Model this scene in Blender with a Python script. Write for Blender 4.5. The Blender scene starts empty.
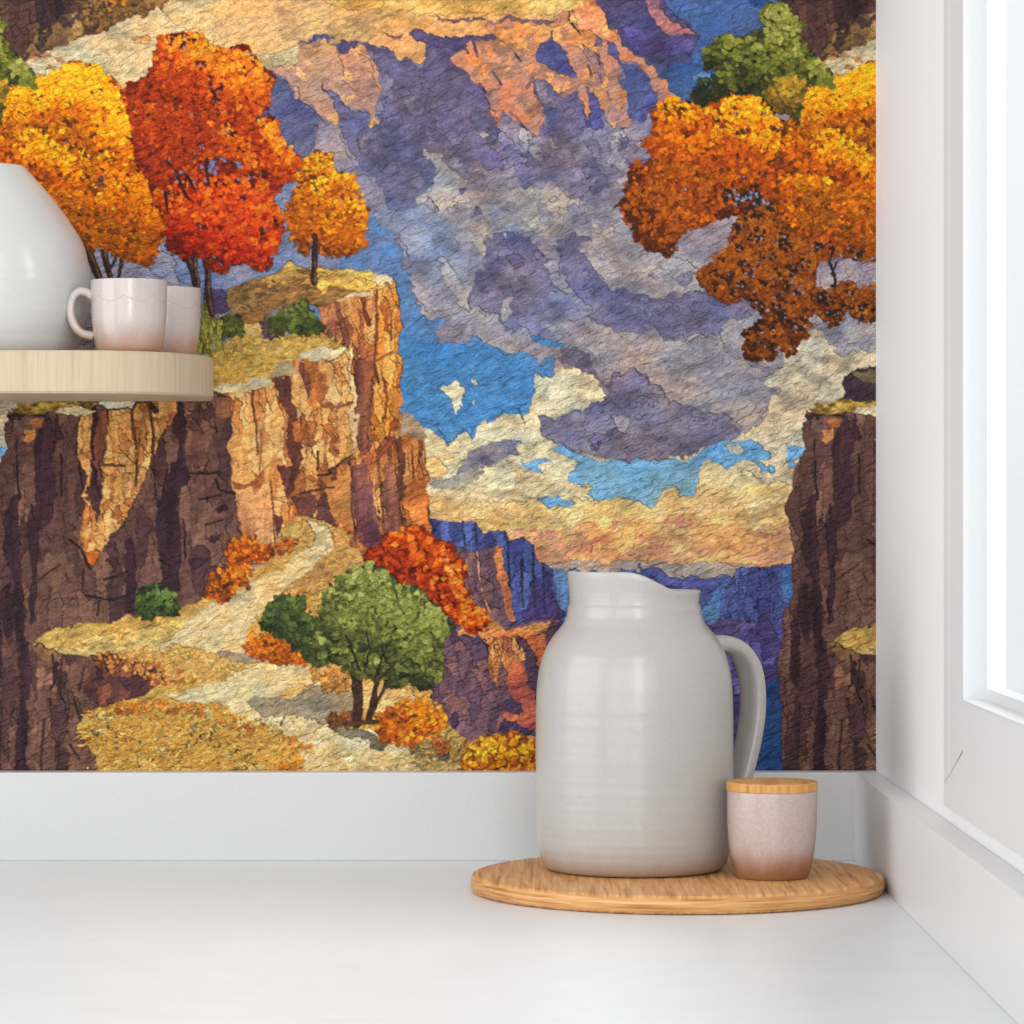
import numpy as np, random
# ------------------------------------------------------------------ mural painting (one repeat, computed)
PW, PH, SS = 798, 800, 2                 # repeat size in wall pixels, supersampling
CW, CH = PW*SS, PH*SS
rng = np.random.RandomState(7)
random.seed(11)

def _vnoise(w, h, sx, sy, seed):
    """periodic (in x and y) smooth value noise, cells of about sx by sy canvas pixels"""
    r = np.random.RandomState(seed)
    nx, ny = max(2, int(round(w/sx))), max(2, int(round(h/sy)))
    g = r.rand(ny, nx)
    fx = np.arange(w)*nx/w; fy = np.arange(h)*ny/h
    ix = fx.astype(int); iy = fy.astype(int)
    tx = fx-ix; ty = fy-iy
    tx = tx*tx*tx*(tx*(tx*6-15)+10); ty = ty*ty*ty*(ty*(ty*6-15)+10)
    ix1 = (ix+1) % nx; iy1 = (iy+1) % ny
    a = g[iy][:, ix]; b = g[iy][:, ix1]; c = g[iy1][:, ix]; d = g[iy1][:, ix1]
    tx = tx[None, :]; ty = ty[:, None]
    return (a*(1-tx)+b*tx)*(1-ty)+(c*(1-tx)+d*tx)*ty

def fbm(sx, sy, octs, seed, gain=.5):
    o = np.zeros((CH, CW)); amp = 1; tot = 0
    for k in range(octs):
        o += amp*_vnoise(CW, CH, sx*SS/2**k, sy*SS/2**k, seed+k*17); tot += amp; amp *= gain
    o /= tot
    return ((o-o.mean())/(o.std()+1e-9)).astype(np.float32)      # zero mean, unit deviation

WX = fbm(16, 16, 4, 101, .62); WY = fbm(16, 16, 4, 202, .62)      # edge wobble
WX += .3*fbm(4, 4, 2, 111); WY += .3*fbm(4, 4, 2, 222)
N_ISO = fbm(34, 22, 5, 303, .55); N_FINE = fbm(7, 5, 3, 404, .6)
N_VERT = fbm(9, 60, 4, 505, .6); N_DIAG = fbm(24, 12, 4, 606, .6)
N_HUE = fbm(40, 30, 3, 707)

canvas = np.zeros((CH, CW, 3), np.float32)
ids = np.zeros((CH, CW), np.int32)
lev = np.zeros((CH, CW), np.int16)
inkw = np.ones((CH, CW), np.float32)      # how strongly borders are inked
_id = [1]
def nid(): _id[0] += 1; return _id[0]

def C(c): return np.array(c, np.float32)

def inside(pts, X, Y):
    m = np.zeros(X.shape, bool); n = len(pts)
    for i in range(n):
        x0, y0 = pts[i]; x1, y1 = pts[(i+1) % n]
        if y0 == y1: continue
        if y0 > y1: x0, y0, x1, y1 = x1, y1, x0, y0
        c = (Y >= y0) & (Y < y1)
        m ^= c & (X < x0+(Y-y0)*((x1-x0)/(y1-y0)))
    return m

def region(pts, warp, pad=14):
    """yields (slice y, slice x, mask, X, Y) for each wrapped copy on the canvas"""
    xs = [p[0] for p in pts]; ys = [p[1] for p in pts]
    for dx in (-PW, 0, PW):
        x0, x1 = int((min(xs)+dx-pad)*SS), int((max(xs)+dx+pad)*SS)
        y0, y1 = int((min(ys)-pad)*SS), int((max(ys)+pad)*SS)
        x0, x1 = max(0, x0), min(CW, x1); y0, y1 = max(0, y0), min(CH, y1)
        if x1 <= x0 or y1 <= y0: continue
        sy, sx = slice(y0, y1), slice(x0, x1)
        X = ((np.arange(x0, x1)+.5)/SS-dx)[None, :]+np.zeros((y1-y0, 1)); Y = ((np.arange(y0, y1)+.5)/SS)[:, None]+np.zeros((1, x1-x0))
        m = inside(pts, X+warp*WX[sy, sx], Y+warp*WY[sy, sx])
        if m.any(): yield sy, sx, m, X, Y

FIELDS = {'iso': N_ISO, 'vert': N_VERT, 'diag': N_DIAG, 'fine': N_FINE}
def poly(pts, c, c2=None, d='v', mott=.10, field='iso', warp=1.6, levels=1.6, hue=.03, fine=.035, tint=None, seed=0, keep=False):
    """a wash: flat or graded colour with posterised blots. tint = colour the blots lean to"""
    c = C(c); c2 = c if c2 is None else C(c2); ident = nid()
    xs = [p[0] for p in pts]; ys = [p[1] for p in pts]
    for sy, sx, m, X, Y in region(pts, warp):
        if d == 'v': t = (Y-min(ys))/(max(ys)-min(ys)+1e-6)
        else: t = (X-min(xs))/(max(xs)-min(xs)+1e-6)
        F = np.roll(FIELDS[field], (seed*37, seed*53), (0, 1))[sy, sx]
        t = np.clip(t+.06*N_ISO[sy, sx], 0, 1)[..., None]
        q = np.round(F*levels)/levels
        col = c*(1-t)+c2*t
        if tint is not None:
            k = np.clip(.5*q, 0, 1)[..., None]
            col = col*(1-k)+C(tint)*k
            col = col*(1+mott*np.clip(-q, -.2, 2)[..., None]*-1)
        else: col = col*(1+mott*q[..., None])
        h = N_HUE[sy, sx][..., None]
        col = col*(1+hue*h*np.array([1, 0, -1], np.float32))*(1+fine*N_FINE[sy, sx][..., None])
        canvas[sy, sx][m] = col[m]
        if not keep: ids[sy, sx][m] = ident
        lev[sy, sx][m] = (q*8).astype(np.int16)[m]; inkw[sy, sx][m] = .85

def rock(pts, cols, cell=(9, 26), warp=1.1, seed=1, c_top=None, top=0., shade=.06, lean=0.):
    """cliff face: tall faceted cells whose colours are drawn from cols (list of (weight, colour))"""
    W = np.array([w for w, _ in cols], float); W = np.cumsum(W/W.sum()); P = np.array([c for _, c in cols], np.float32)
    base = nid(); _id[0] += 4000
    ys = [p[1] for p in pts]
    for sy, sx, m, X, Y in region(pts, warp):
        gx = (X+lean*(Y-min(ys))+1.5*WX[sy, sx]+.5*N_FINE[sy, sx])/cell[0]; gy = (Y+3*WY[sy, sx])/cell[1]
        ix = np.floor(gx).astype(int); iy = np.floor(gy).astype(int)
        best = np.full(X.shape, 1e9); bid = np.zeros(X.shape, np.int64)
        for ox in (-1, 0, 1):
            for oy in (-1, 0, 1):
                cx, cy = ix+ox, iy+oy
                hsh = (cx*73856093 ^ cy*19349663 ^ seed*83492791) & 0x7fffffff
                hx = ((hsh*1103515245+12345) >> 8 & 1023)/1023.; hy = ((hsh*22695477+7) >> 9 & 1023)/1023.
                dd = (gx-cx-hx)**2+(gy-cy-hy)**2
                b = dd < best
                best = np.where(b, dd, best); bid = np.where(b, hsh, bid)
        u = ((bid*1664525+1013904223) >> 7 & 4095)/4095.
        k = np.searchsorted(W, u).clip(0, len(P)-1)
        u2 = ((bid*69069+5) >> 6 & 1023)/1023.
        q = np.round(N_VERT[sy, sx]*1.5)/1.5
        col = P[k]*(1+shade*2*(u2[..., None]-.5))*(1+shade*q[..., None])*(1+.05*N_FINE[sy, sx][..., None])
        if c_top is not None:
            t = np.clip(1-(Y-min(ys))/top, 0, 1)[..., None]*.8
            col = col*(1-t)+C(c_top)*t
        canvas[sy, sx][m] = col[m]
        ids[sy, sx][m] = base+(bid % 3989)[m]; inkw[sy, sx][m] = 1.1
        lev[sy, sx][m] = (q*8).astype(np.int16)[m]

def stamp(x, y, rx, ry, ang, col, lobes=5, rough=.28, ink=.34):
    """one leaf-like dab"""
    R = max(rx, ry)*1.35
    ident = nid(); ca, sa = np.cos(ang), np.sin(ang); ph = random.random()*6.28
    for dx in (-PW, 0, PW):
        cx = x+dx
        if cx+R < 0 or cx-R > PW: continue
        x0, x1 = max(0, int((cx-R)*SS)), min(CW, int((cx+R)*SS)+1); y0, y1 = max(0, int((y-R)*SS)), min(CH, int((y+R)*SS)+1)
        if x1 <= x0 or y1 <= y0: continue
        X = ((np.arange(x0, x1)+.5)/SS-cx)[None, :]; Y = ((np.arange(y0, y1)+.5)/SS-y)[:, None]
        U = (X*ca+Y*sa)/rx; V = (-X*sa+Y*ca)/ry
        m = U*U+V*V < (1+rough*np.cos(lobes*np.arctan2(V, U)+ph))**2
        canvas[y0:y1, x0:x1][m] = col; ids[y0:y1, x0:x1][m] = ident; lev[y0:y1, x0:x1][m] = 0; inkw[y0:y1, x0:x1][m] = ink

def ramp(pal, t):
    t = min(max(t, 0), .9999)*(len(pal)-1); i = int(t); f = t-i
    return C(pal[i])*(1-f)+C(pal[i+1])*f

def foliage(pts, pal, base=None, dens=.085, r=(1.6, 3.4), light=(.3, -1.), clump=26, jit=.22, rag=3.2, holes=(), hole_col=None, bias=0., seed=0, cover=1.):
    """pal dark -> light; light = direction (dx, dy) the light comes from"""
    rs = random.Random(seed*7919+len(pts)); xs = [p[0] for p in pts]; ys = [p[1] for p in pts]
    x0, x1, y0, y1 = min(xs), max(xs), min(ys), max(ys)
    if base is not None: poly(pts, base, warp=rag, mott=.22, levels=2, field='fine')
    area = 0
    for i in range(len(pts)): area += pts[i][0]*pts[(i+1) % len(pts)][1]-pts[(i+1) % len(pts)][0]*pts[i][1]
    n = int(abs(area)/2*dens*cover)
    # clumps: each lit on the side of the light
    nc = max(3, int(abs(area)/2/(clump*clump)*1.6)); P = np.array(pts, float)
    cl = []
    while len(cl) < nc:
        p = (rs.uniform(x0, x1), rs.uniform(y0, y1))
        if inside(pts, np.array([p[0]]), np.array([p[1]]))[0]: cl.append((p[0], p[1], clump*rs.uniform(.55, 1.05)))
    L = np.array(light, float); L /= np.linalg.norm(L)
    items = []
    tries = 0
    while len(items) < n and tries < n*30:
        tries += 1
        x, y = rs.uniform(x0-rag*.5, x1+rag*.5), rs.uniform(y0-rag*.5, y1+rag*.5)
        jx, jy = rs.gauss(0, rag*.5), rs.gauss(0, rag*.5)
        if not inside(pts, np.array([x+jx]), np.array([y+jy]))[0]: continue
        if any(((x-h[0])/h[2])**2+((y-h[1])/h[3])**2 < 1 and rs.random() < .93 for h in holes): continue
        dmin, t = 1e9, 0
        for cx, cy, cr in cl:
            d = np.hypot(x-cx, y-cy)/cr
            if d < dmin: dmin = d; t = ((x-cx)*L[0]+(y-cy)*L[1])/cr
        g = ((x-(x0+x1)/2)*L[0]+(y-(y0+y1)/2)*L[1])/(.5*max(abs(L[0])*(x1-x0)+abs(L[1])*(y1-y0), 1))
        v = .50+.30*t+.30*g+bias+rs.gauss(0, jit)
        items.append((v+rs.gauss(0, .25), x, y, v))
    items.sort()
    for _, x, y, v in items:
        rr = rs.uniform(*r)
        stamp(x, y, rr*rs.uniform(.8, 1.25), rr*rs.uniform(.6, .95), rs.uniform(0, 3.14), ramp(pal, v)*rs.uniform(.93, 1.07), rs.choice((2, 3, 3, 4)), .17, rs.choice((.2, .3, .55)))
    for h in holes:
        if hole_col is not None and len(h) > 4:
            for _ in range(int(h[2]*h[3]/9)+1):
                stamp(h[0]+rs.gauss(0, h[2]*.4), h[1]+rs.gauss(0, h[3]*.4), rs.uniform(1, 2.6), rs.uniform(1, 2.2), rs.uniform(0, 3), C(hole_col)*rs.uniform(.85, 1.15), 3)

def grass(pts, pal, dens=.06, L=(2.2, 5.5), ang=0., spread=.5, w=.8, seed=0, bias=0.):
    """short brush strokes; ang 0 = level strokes, 1.57 = upright blades"""
    rs = random.Random(seed+77); xs = [p[0] for p in pts]; ys = [p[1] for p in pts]; area = 0
    for i in range(len(pts)): area += pts[i][0]*pts[(i+1) % len(pts)][1]-pts[(i+1) % len(pts)][0]*pts[i][1]
    for _ in range(int(abs(area)/2*dens)):
        x, y = rs.uniform(min(xs), max(xs)), rs.uniform(min(ys), max(ys))
        if not inside(pts, np.array([x+rs.gauss(0, 2)]), np.array([y+rs.gauss(0, 2)]))[0]: continue
        stamp(x, y, rs.uniform(*L), w*rs.uniform(.7, 1.6), ang+rs.gauss(0, spread), ramp(pal, rs.random()+bias), 3, .15)

def line(pts, w, col, taper=1., wob=.4, edge=True):
    """brush line through pts; w at the start, w*taper at the end"""
    col = C(col); ident = nid() if edge else None; n = len(pts)-1
    for k in range(n):
        (xa, ya), (xb, yb) = pts[k], pts[k+1]
        ra = w*(1+(taper-1)*k/n)/2; rb = w*(1+(taper-1)*(k+1)/n)/2; R = max(ra, rb)+2
        for dx in (-PW, 0, PW):
            x0, x1 = max(0, int((min(xa, xb)+dx-R)*SS)), min(CW, int((max(xa, xb)+dx+R)*SS)+1)
            y0, y1 = max(0, int((min(ya, yb)-R)*SS)), min(CH, int((max(ya, yb)+R)*SS)+1)
            if x1 <= x0 or y1 <= y0: continue
            X = ((np.arange(x0, x1)+.5)/SS-dx)[None, :]+wob*WX[y0:y1, x0:x1]; Y = ((np.arange(y0, y1)+.5)/SS)[:, None]+wob*WY[y0:y1, x0:x1]
            ex, ey = xb-xa, yb-ya; t = np.clip(((X-xa)*ex+(Y-ya)*ey)/(ex*ex+ey*ey+1e-9), 0, 1)
            m = np.hypot(X-xa-t*ex, Y-ya-t*ey) < ra+(rb-ra)*t+.25*N_FINE[y0:y1, x0:x1]
            canvas[y0:y1, x0:x1][m] = (col*(1+.08*N_FINE[y0:y1, x0:x1][..., None]))[m]
            if edge: ids[y0:y1, x0:x1][m] = ident
            lev[y0:y1, x0:x1][m] = 0

def blots(pts, cols, n, r, asp=1., seed=0, warp=2.2, keep=False, **kw):
    """n small irregular washes scattered in pts"""
    rs = random.Random(seed+5); xs = [p[0] for p in pts]; ys = [p[1] for p in pts]; k = 0
    while k < n:
        x, y = rs.uniform(min(xs), max(xs)), rs.uniform(min(ys), max(ys))
        if not inside(pts, np.array([x]), np.array([y]))[0]: continue
        k += 1; R = rs.uniform(*r); m = rs.randint(6, 9)
        q = [(x+R*rs.uniform(.55, 1.15)*np.cos(6.283*i/m), y+R*asp*rs.uniform(.55, 1.15)*np.sin(6.283*i/m)) for i in range(m)]
        poly(q, rs.choice(cols), warp=warp, keep=keep, **kw)

def finish(ink=.60, soft=.07):
    """ink the borders between washes, then average down to one colour per wall pixel (display values 0..1)"""
    e = np.zeros((CH, CW), np.float32); s = np.zeros((CH, CW), np.float32)
    for ax in (0, 1):
        df = (ids != np.roll(ids, 1, ax)); dl = (lev != np.roll(lev, 1, ax))
        e = np.maximum(e, df); s = np.maximum(s, dl & ~df)
    k = np.clip(.75+.5*N_ISO, .15, 1.3)
    out = canvas*(1-ink*k*e*inkw)[..., None]*(1-soft*s)[..., None]
    out = np.clip(out, 0, 255).reshape(PH, SS, PW, SS, 3).mean((1, 3))
    return out/255.
# ------------------------------------------------------------------ the picture, back to front
FULL = [(-20, -20), (820, -20), (820, 820), (-20, 820)]
# --- sky behind everything
poly([(-20, 225), (820, 225), (820, 620), (-20, 620)], (146, 141, 156), (150, 140, 146), mott=.10, tint=(170, 160, 158))
poly([(400, 425), (820, 425), (820, 500), (400, 505)], (226, 207, 165), (229, 206, 150), mott=.10, field='diag', tint=(232, 196, 140), keep=True)
poly([(400, 492), (820, 480), (820, 545), (400, 545)], (230, 205, 145), (226, 172, 108), mott=.10, field='diag', tint=(236, 208, 150), keep=True)
poly([(400, 532), (820, 522), (820, 585), (400, 585)], (226, 172, 110), (220, 150, 112), mott=.09, field='diag', tint=(232, 188, 120), keep=True)
poly([(500, 566), (640, 562), (820, 568), (820, 590), (500, 590)], (178, 158, 142), (168, 150, 142), mott=.08, field='diag')
blots([(430, 495), (790, 488), (790, 530), (430, 530)], [(236, 214, 160), (206, 172, 118), (228, 190, 120), (238, 205, 132)], 46, (8, 26), .26, seed=3, field='diag', mott=.08, keep=True)
blots([(520, 522), (790, 520), (790, 562), (520, 562)], [(226, 164, 112), (214, 142, 110), (230, 184, 116), (204, 150, 118)], 40, (10, 30), .25, seed=4, field='diag', mott=.07, keep=True)
# --- cloud masses
CLOUD = [(480, 130), (820, 110), (820, 340), (822, 332), (800, 342), (787, 357), (777, 367), (768, 380), (775, 392), (765, 407), (756, 422), (745, 432), (722, 443), (695, 453), (670, 461), (645, 464), (620, 461), (597, 457), (575, 451), (560, 446), (550, 440), (541, 432), (542, 415), (560, 408), (530, 362), (517, 351), (504, 356), (487, 348), (481, 339), (467, 341), (450, 343), (442, 353), (440, 340), (436, 332), (445, 321), (425, 318), (416, 306), (417, 288), (401, 266), (397, 240), (390, 228), (376, 213), (340, 190), (330, 130)]
poly(CLOUD, (142, 134, 152), (152, 142, 148), mott=.09, tint=(168, 160, 160))
poly([(330, 180), (395, 205), (440, 190), (470, 175), (520, 185), (560, 175), (620, 200), (640, 250), (700, 285), (745, 300), (700, 300), (640, 290), (600, 262), (586, 238), (572, 230), (560, 245), (540, 244), (514, 229), (492, 238), (482, 254), (484, 272), (470, 296), (450, 310), (428, 312), (416, 300), (414, 285), (402, 264), (397, 240), (376, 213)], (140, 138, 158), (148, 144, 160), mott=.10, tint=(166, 160, 166))
poly([(440, 262), (447, 258), (455, 270), (462, 283), (478, 286), (468, 298), (472, 310), (462, 306), (452, 292), (442, 282)], (166, 158, 158), mott=.06)
poly([(470, 244), (480, 240), (486, 246), (484, 258), (478, 250)], (176, 164, 158), mott=.05)
poly([(475, 178), (500, 176), (530, 190), (556, 184), (568, 200), (560, 226), (548, 240), (530, 232), (514, 222), (494, 230), (478, 250), (466, 240), (468, 215), (455, 195)], (160, 152, 156), (162, 154, 150), mott=.09, tint=(182, 172, 158))
poly([(590, 225), (640, 238), (700, 268), (714, 292), (690, 290), (655, 300), (640, 294), (626, 290), (612, 291), (600, 278), (588, 262)], (158, 148, 156), (164, 154, 156), mott=.08, tint=(178, 166, 160))
CB = [(152, 146, 156), (138, 132, 150), (146, 140, 158), (160, 152, 160), (132, 126, 148)]
blots([(410, 200), (470, 190), (620, 210), (720, 300), (770, 350), (760, 400), (620, 360), (520, 330), (440, 300), (410, 260)], CB, 55, (4, 13), .6, seed=51, mott=.06, fine=.05)
PUR = dict(mott=.10, tint=(130, 122, 148), levels=2.2, warp=2.6)
poly([(485, 245), (495, 235), (512, 230), (520, 235), (527, 237), (542, 250), (545, 258), (541, 268), (548, 280), (560, 290), (552, 305), (532, 312), (520, 326), (508, 330), (498, 318), (486, 313), (470, 302), (478, 286), (486, 272), (484, 257)], (104, 98, 130), (122, 115, 140), **PUR)
poly([(507, 300), (515, 298), (512, 312), (502, 322), (500, 312)], (168, 156, 156), mott=.05)
poly([(520, 300), (560, 290), (590, 296), (604, 322), (580, 330), (560, 326), (545, 336), (528, 334), (518, 322)], (126, 122, 150), (132, 126, 150), mott=.09, tint=(146, 138, 154))
poly([(556, 250), (563, 240), (575, 231), (584, 239), (581, 252), (590, 265), (600, 279), (612, 291), (625, 290), (640, 294), (655, 305), (682, 292), (715, 293), (735, 297), (758, 302), (757, 312), (727, 322), (720, 334), (702, 332), (682, 336), (668, 343), (655, 331), (635, 332), (620, 334), (605, 338), (595, 326), (592, 311), (580, 301), (570, 288), (560, 271)], (106, 101, 134), (114, 110, 142), **PUR)
poly([(590, 318), (620, 332), (655, 330), (668, 343), (690, 338), (716, 334), (722, 350), (742, 362), (768, 372), (772, 392), (755, 418), (742, 428), (728, 416), (702, 411), (683, 406), (668, 400), (660, 386), (636, 374), (612, 372), (590, 356), (576, 346), (556, 338), (548, 326)], (152, 142, 150), (158, 148, 152), mott=.08, field='diag', tint=(174, 162, 156))
poly([(560, 350), (575, 347), (588, 357), (591, 370), (605, 382), (616, 375), (631, 371), (637, 374), (660, 387), (668, 400), (683, 407), (702, 412), (728, 417), (741, 430), (737, 438), (722, 443), (695, 453), (670, 460), (645, 463), (622, 460), (597, 455), (575, 449), (560, 444), (549, 440), (541, 431), (542, 415), (556, 417), (582, 410), (590, 402), (612, 400), (618, 395), (612, 386), (590, 374), (572, 366), (560, 360)], (112, 104, 127), (126, 117, 138), mott=.10, tint=(138, 128, 144))
blots([(560, 425), (610, 405), (640, 385), (725, 428), (690, 448), (600, 448)], [(100, 92, 120), (116, 107, 134), (124, 115, 138)], 18, (4, 12), .5, seed=54, mott=.06)
blots([(495, 250), (540, 250), (540, 285), (510, 320), (485, 300)], [(98, 93, 126), (114, 108, 136)], 8, (4, 9), .9, seed=52, mott=.06)
blots([(570, 255), (590, 262), (620, 298), (740, 303), (700, 328), (605, 328)], [(100, 96, 130), (116, 112, 142), (108, 104, 138)], 14, (4, 10), .6, seed=53, mott=.06)
poly([(608, 415), (620, 412), (632, 418), (628, 432), (618, 428)], (150, 140, 148), mott=.06)
poly([(612, 374), (634, 373), (650, 384), (640, 392), (622, 396), (614, 388)], (120, 112, 146), mott=.06)
# --- cream clouds
CR = dict(mott=.11, field='diag', warp=2.4)
poly([(822, 332), (830, 345), (842, 353), (856, 346), (872, 354), (900, 350), (900, 520), (740, 470), (756, 462), (765, 450), (745, 440), (757, 422), (768, 405), (776, 392), (766, 378), (778, 366), (788, 354), (803, 338)], (205, 190, 166), (220, 196, 156), tint=(226, 204, 168), **CR)
poly([(534, 375), (550, 376), (559, 367), (566, 366), (578, 370), (590, 376), (605, 384), (612, 398), (604, 402), (590, 402), (584, 413), (572, 409), (556, 416), (543, 414), (541, 430), (548, 440), (561, 446), (552, 452), (562, 458), (579, 467), (570, 474), (574, 483), (592, 486), (600, 500), (425, 500), (405, 430), (410, 426), (426, 422), (438, 426), (443, 433), (447, 445), (461, 434), (476, 437), (482, 424), (487, 413), (495, 419), (511, 406), (517, 408), (524, 421), (530, 408), (537, 397), (533, 388)], (230, 212, 174), (230, 206, 158), tint=(236, 216, 172), **CR)
blots([(440, 440), (540, 440), (580, 490), (440, 498)], [(236, 212, 160), (224, 186, 126), (200, 180, 150), (238, 220, 172)], 26, (6, 20), .38, seed=9, field='diag', mott=.07, keep=True)
poly([(420, 462), (436, 455), (446, 468), (440, 478), (425, 480)], (232, 180, 112), mott=.08)
poly([(462, 460), (470, 450), (485, 444), (505, 441), (520, 445), (516, 456), (500, 462), (486, 470), (472, 474), (456, 474)], (150, 138, 144), mott=.10, tint=(116, 108, 130))
poly([(474, 462), (484, 456), (490, 464), (480, 468)], (108, 102, 130), mott=.05)
poly([(426, 484), (450, 478), (468, 470), (486, 474), (470, 484), (440, 492)], (176, 164, 146), mott=.08)
# --- blue sky
BL = dict(mott=.06, field='diag', levels=1.5, hue=.015, warp=2.2)
BLUE = [(318, 200), (350, 204), (361, 207), (375, 213), (390, 228), (399, 236), (397, 242), (401, 265), (417, 287), (416, 305), (425, 317), (445, 321), (436, 332), (440, 340), (442, 353), (450, 342), (467, 341), (481, 339), (487, 347), (504, 355), (517, 350), (530, 355), (533, 361), (550, 359), (559, 362), (550, 375), (532, 373), (532, 387), (537, 397), (525, 420), (517, 407), (510, 406), (495, 418), (487, 413), (481, 425), (476, 437), (460, 433), (446, 445), (442, 432), (425, 421), (406, 426), (370, 430), (300, 300), (130, 300), (130, 200)]
poly([(120, 195), (330, 180), (370, 205), (370, 290), (120, 300)], (112, 122, 164), (120, 126, 168), mott=.08, tint=(134, 136, 168))
poly(BLUE, (112, 127, 166), (78, 140, 198), tint=(84, 130, 180), **BL)
poly([(395, 330), (440, 345), (517, 352), (532, 362), (534, 392), (520, 415), (490, 412), (470, 434), (446, 442), (410, 424), (398, 400)], (72, 132, 188), (84, 144, 196), tint=(66, 122, 178), keep=True, **BL)
poly([(150, 238), (230, 200), (300, 180), (345, 196), (352, 240), (330, 292), (200, 318), (150, 300)], (116, 127, 162), (112, 128, 166), mott=.08, tint=(132, 136, 166), keep=True)
poly([(90, 236), (150, 236), (176, 262), (180, 320), (90, 320)], (152, 147, 164), (142, 140, 162), mott=.08, tint=(166, 160, 168))
poly([(528, 335), (540, 334), (552, 339), (562, 345), (564, 351), (552, 347), (537, 344)], (72, 134, 188), **BL)
poly([(437, 391), (444, 386), (450, 384), (458, 380), (460, 388), (466, 391), (460, 394), (459, 402), (458, 410), (452, 413), (454, 403), (450, 396), (443, 393)], (222, 212, 176), mott=.06)
poly([(471, 381), (475, 380), (476, 385), (472, 385)], (210, 208, 186), mott=.04)
poly([(470, 402), (476, 398), (474, 404)], (190, 200, 200), mott=.04)
BL2 = [(560, 446), (575, 452), (597, 460), (635, 462), (670, 462), (692, 457), (705, 450), (725, 442), (755, 440), (772, 452), (770, 461), (757, 462), (765, 468), (777, 467), (775, 474), (760, 472), (755, 462), (742, 460), (730, 470), (717, 463), (705, 462), (701, 472), (702, 485), (692, 496), (682, 494), (675, 486), (662, 488), (655, 500), (648, 506), (630, 503), (618, 497), (600, 500), (584, 497), (592, 487), (570, 482), (568, 474), (579, 467), (562, 457), (551, 452)]
poly(BL2, (104, 158, 200), (134, 178, 196), d='v', tint=(120, 172, 210), mott=.05, field='diag')
for q in ([(522, 456), (531, 461), (545, 459), (553, 463), (541, 468), (545, 474), (538, 473), (527, 467)], [(790, 446), (803, 445), (804, 455), (796, 462), (800, 470), (790, 466)], [(770, 466), (778, 470), (774, 474), (768, 472)], [(540, 500), (560, 496), (576, 503), (566, 508), (546, 508)]):
    poly(q, (116, 160, 190), mott=.07, field='diag')
poly([(724, 446), (740, 445), (745, 452), (734, 456)], (190, 180, 160), mott=.05)
poly([(768, 448), (780, 449), (778, 455)], (216, 200, 160), mott=.05)
# --- far right canyon
poly([(500, 574), (660, 571), (671, 578), (734, 578), (800, 575), (800, 820), (500, 820)], (82, 90, 146), (76, 70, 118), mott=.10, tint=(68, 68, 122))
poly([(640, 566), (660, 570), (671, 578), (735, 578), (735, 590), (690, 592), (655, 585)], (76, 86, 146), (88, 88, 150), mott=.08, field='diag')
poly([(698, 612), (710, 598), (723, 585), (731, 583), (722, 600), (720, 620), (712, 630), (700, 626)], (84, 122, 170), mott=.10, field='diag')
rock([(722, 590), (731, 584), (736, 569), (753, 567), (778, 565), (810, 563), (810, 650), (720, 655), (712, 628), (719, 618)], [(3, (74, 80, 140)), (2, (84, 96, 158)), (2, (66, 66, 124)), (1, (96, 110, 170))], (8, 30), seed=5)
poly([(785, 565), (800, 563), (800, 600), (786, 598), (783, 604), (780, 585)], (72, 108, 166), mott=.10, field='vert')
poly([(705, 628), (722, 616), (745, 622), (772, 620), (790, 640), (790, 820), (690, 820), (690, 650)], (86, 72, 122), (96, 80, 136), mott=.14, tint=(66, 56, 102))
blots([(715, 630), (785, 625), (785, 690), (730, 690)], [(104, 90, 146), (72, 60, 108), (88, 80, 136)], 16, (5, 15), 1.2, seed=14, mott=.10)
poly([(745, 705), (764, 690), (780, 676), (800, 660), (800, 820), (720, 820), (735, 745)], (48, 78, 138), (32, 76, 134), mott=.12, field='diag', tint=(38, 62, 118))
# --- mid-distance mesas
poly([(554, 571), (575, 574), (590, 576), (600, 640), (548, 640)], (90, 128, 174), (76, 96, 150), mott=.10, field='vert')
rock([(415, 518), (428, 519), (447, 520), (476, 523), (484, 533), (505, 529), (508, 541), (520, 537), (533, 545), (537, 560), (554, 571), (556, 598), (566, 614), (560, 640), (430, 640)], [(4, (70, 82, 138)), (2, (62, 66, 122)), (2, (84, 98, 154)), (1, (56, 54, 100))], (9, 34), seed=8)
poly([(536, 590), (554, 596), (566, 612), (562, 632), (530, 630), (520, 610)], (76, 62, 116), mott=.14, field='vert', tint=(58, 48, 90))
for x, y0, y1 in ((463, 521, 545), (476, 524, 546), (508, 541, 600), (533, 546, 606), (543, 568, 612), (521, 560, 606)): line([(x, y0), (x+.7, (y0+y1)/2), (x+2, y1)], 1.5, (44, 46, 88))
rock([(448, 549), (470, 552), (494, 548), (504, 580), (512, 615), (502, 628), (486, 617), (475, 609), (464, 596), (455, 571)], [(4, (108, 78, 88)), (2, (92, 66, 82)), (1, (128, 92, 92)), (1, (150, 106, 96))], (7, 18), seed=9)
poly([(494, 549), (502, 549), (505, 575), (511, 600), (515, 620), (509, 621), (503, 603), (498, 588), (496, 570)], (222, 142, 84), (206, 122, 74), mott=.12, field='vert', tint=(160, 90, 64))
line([(477, 552), (480, 575), (483, 592)], 2, (196, 140, 120)); line([(486, 600), (490, 612)], 2.2, (190, 120, 96)); line([(505, 628), (516, 622)], 2.4, (60, 46, 70))
poly([(425, 648), (445, 634), (470, 626), (500, 626), (537, 618), (560, 622), (556, 640), (545, 660), (545, 790), (425, 790)], (104, 74, 92), (88, 66, 96), mott=.16, field='diag', tint=(128, 92, 98))
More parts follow.
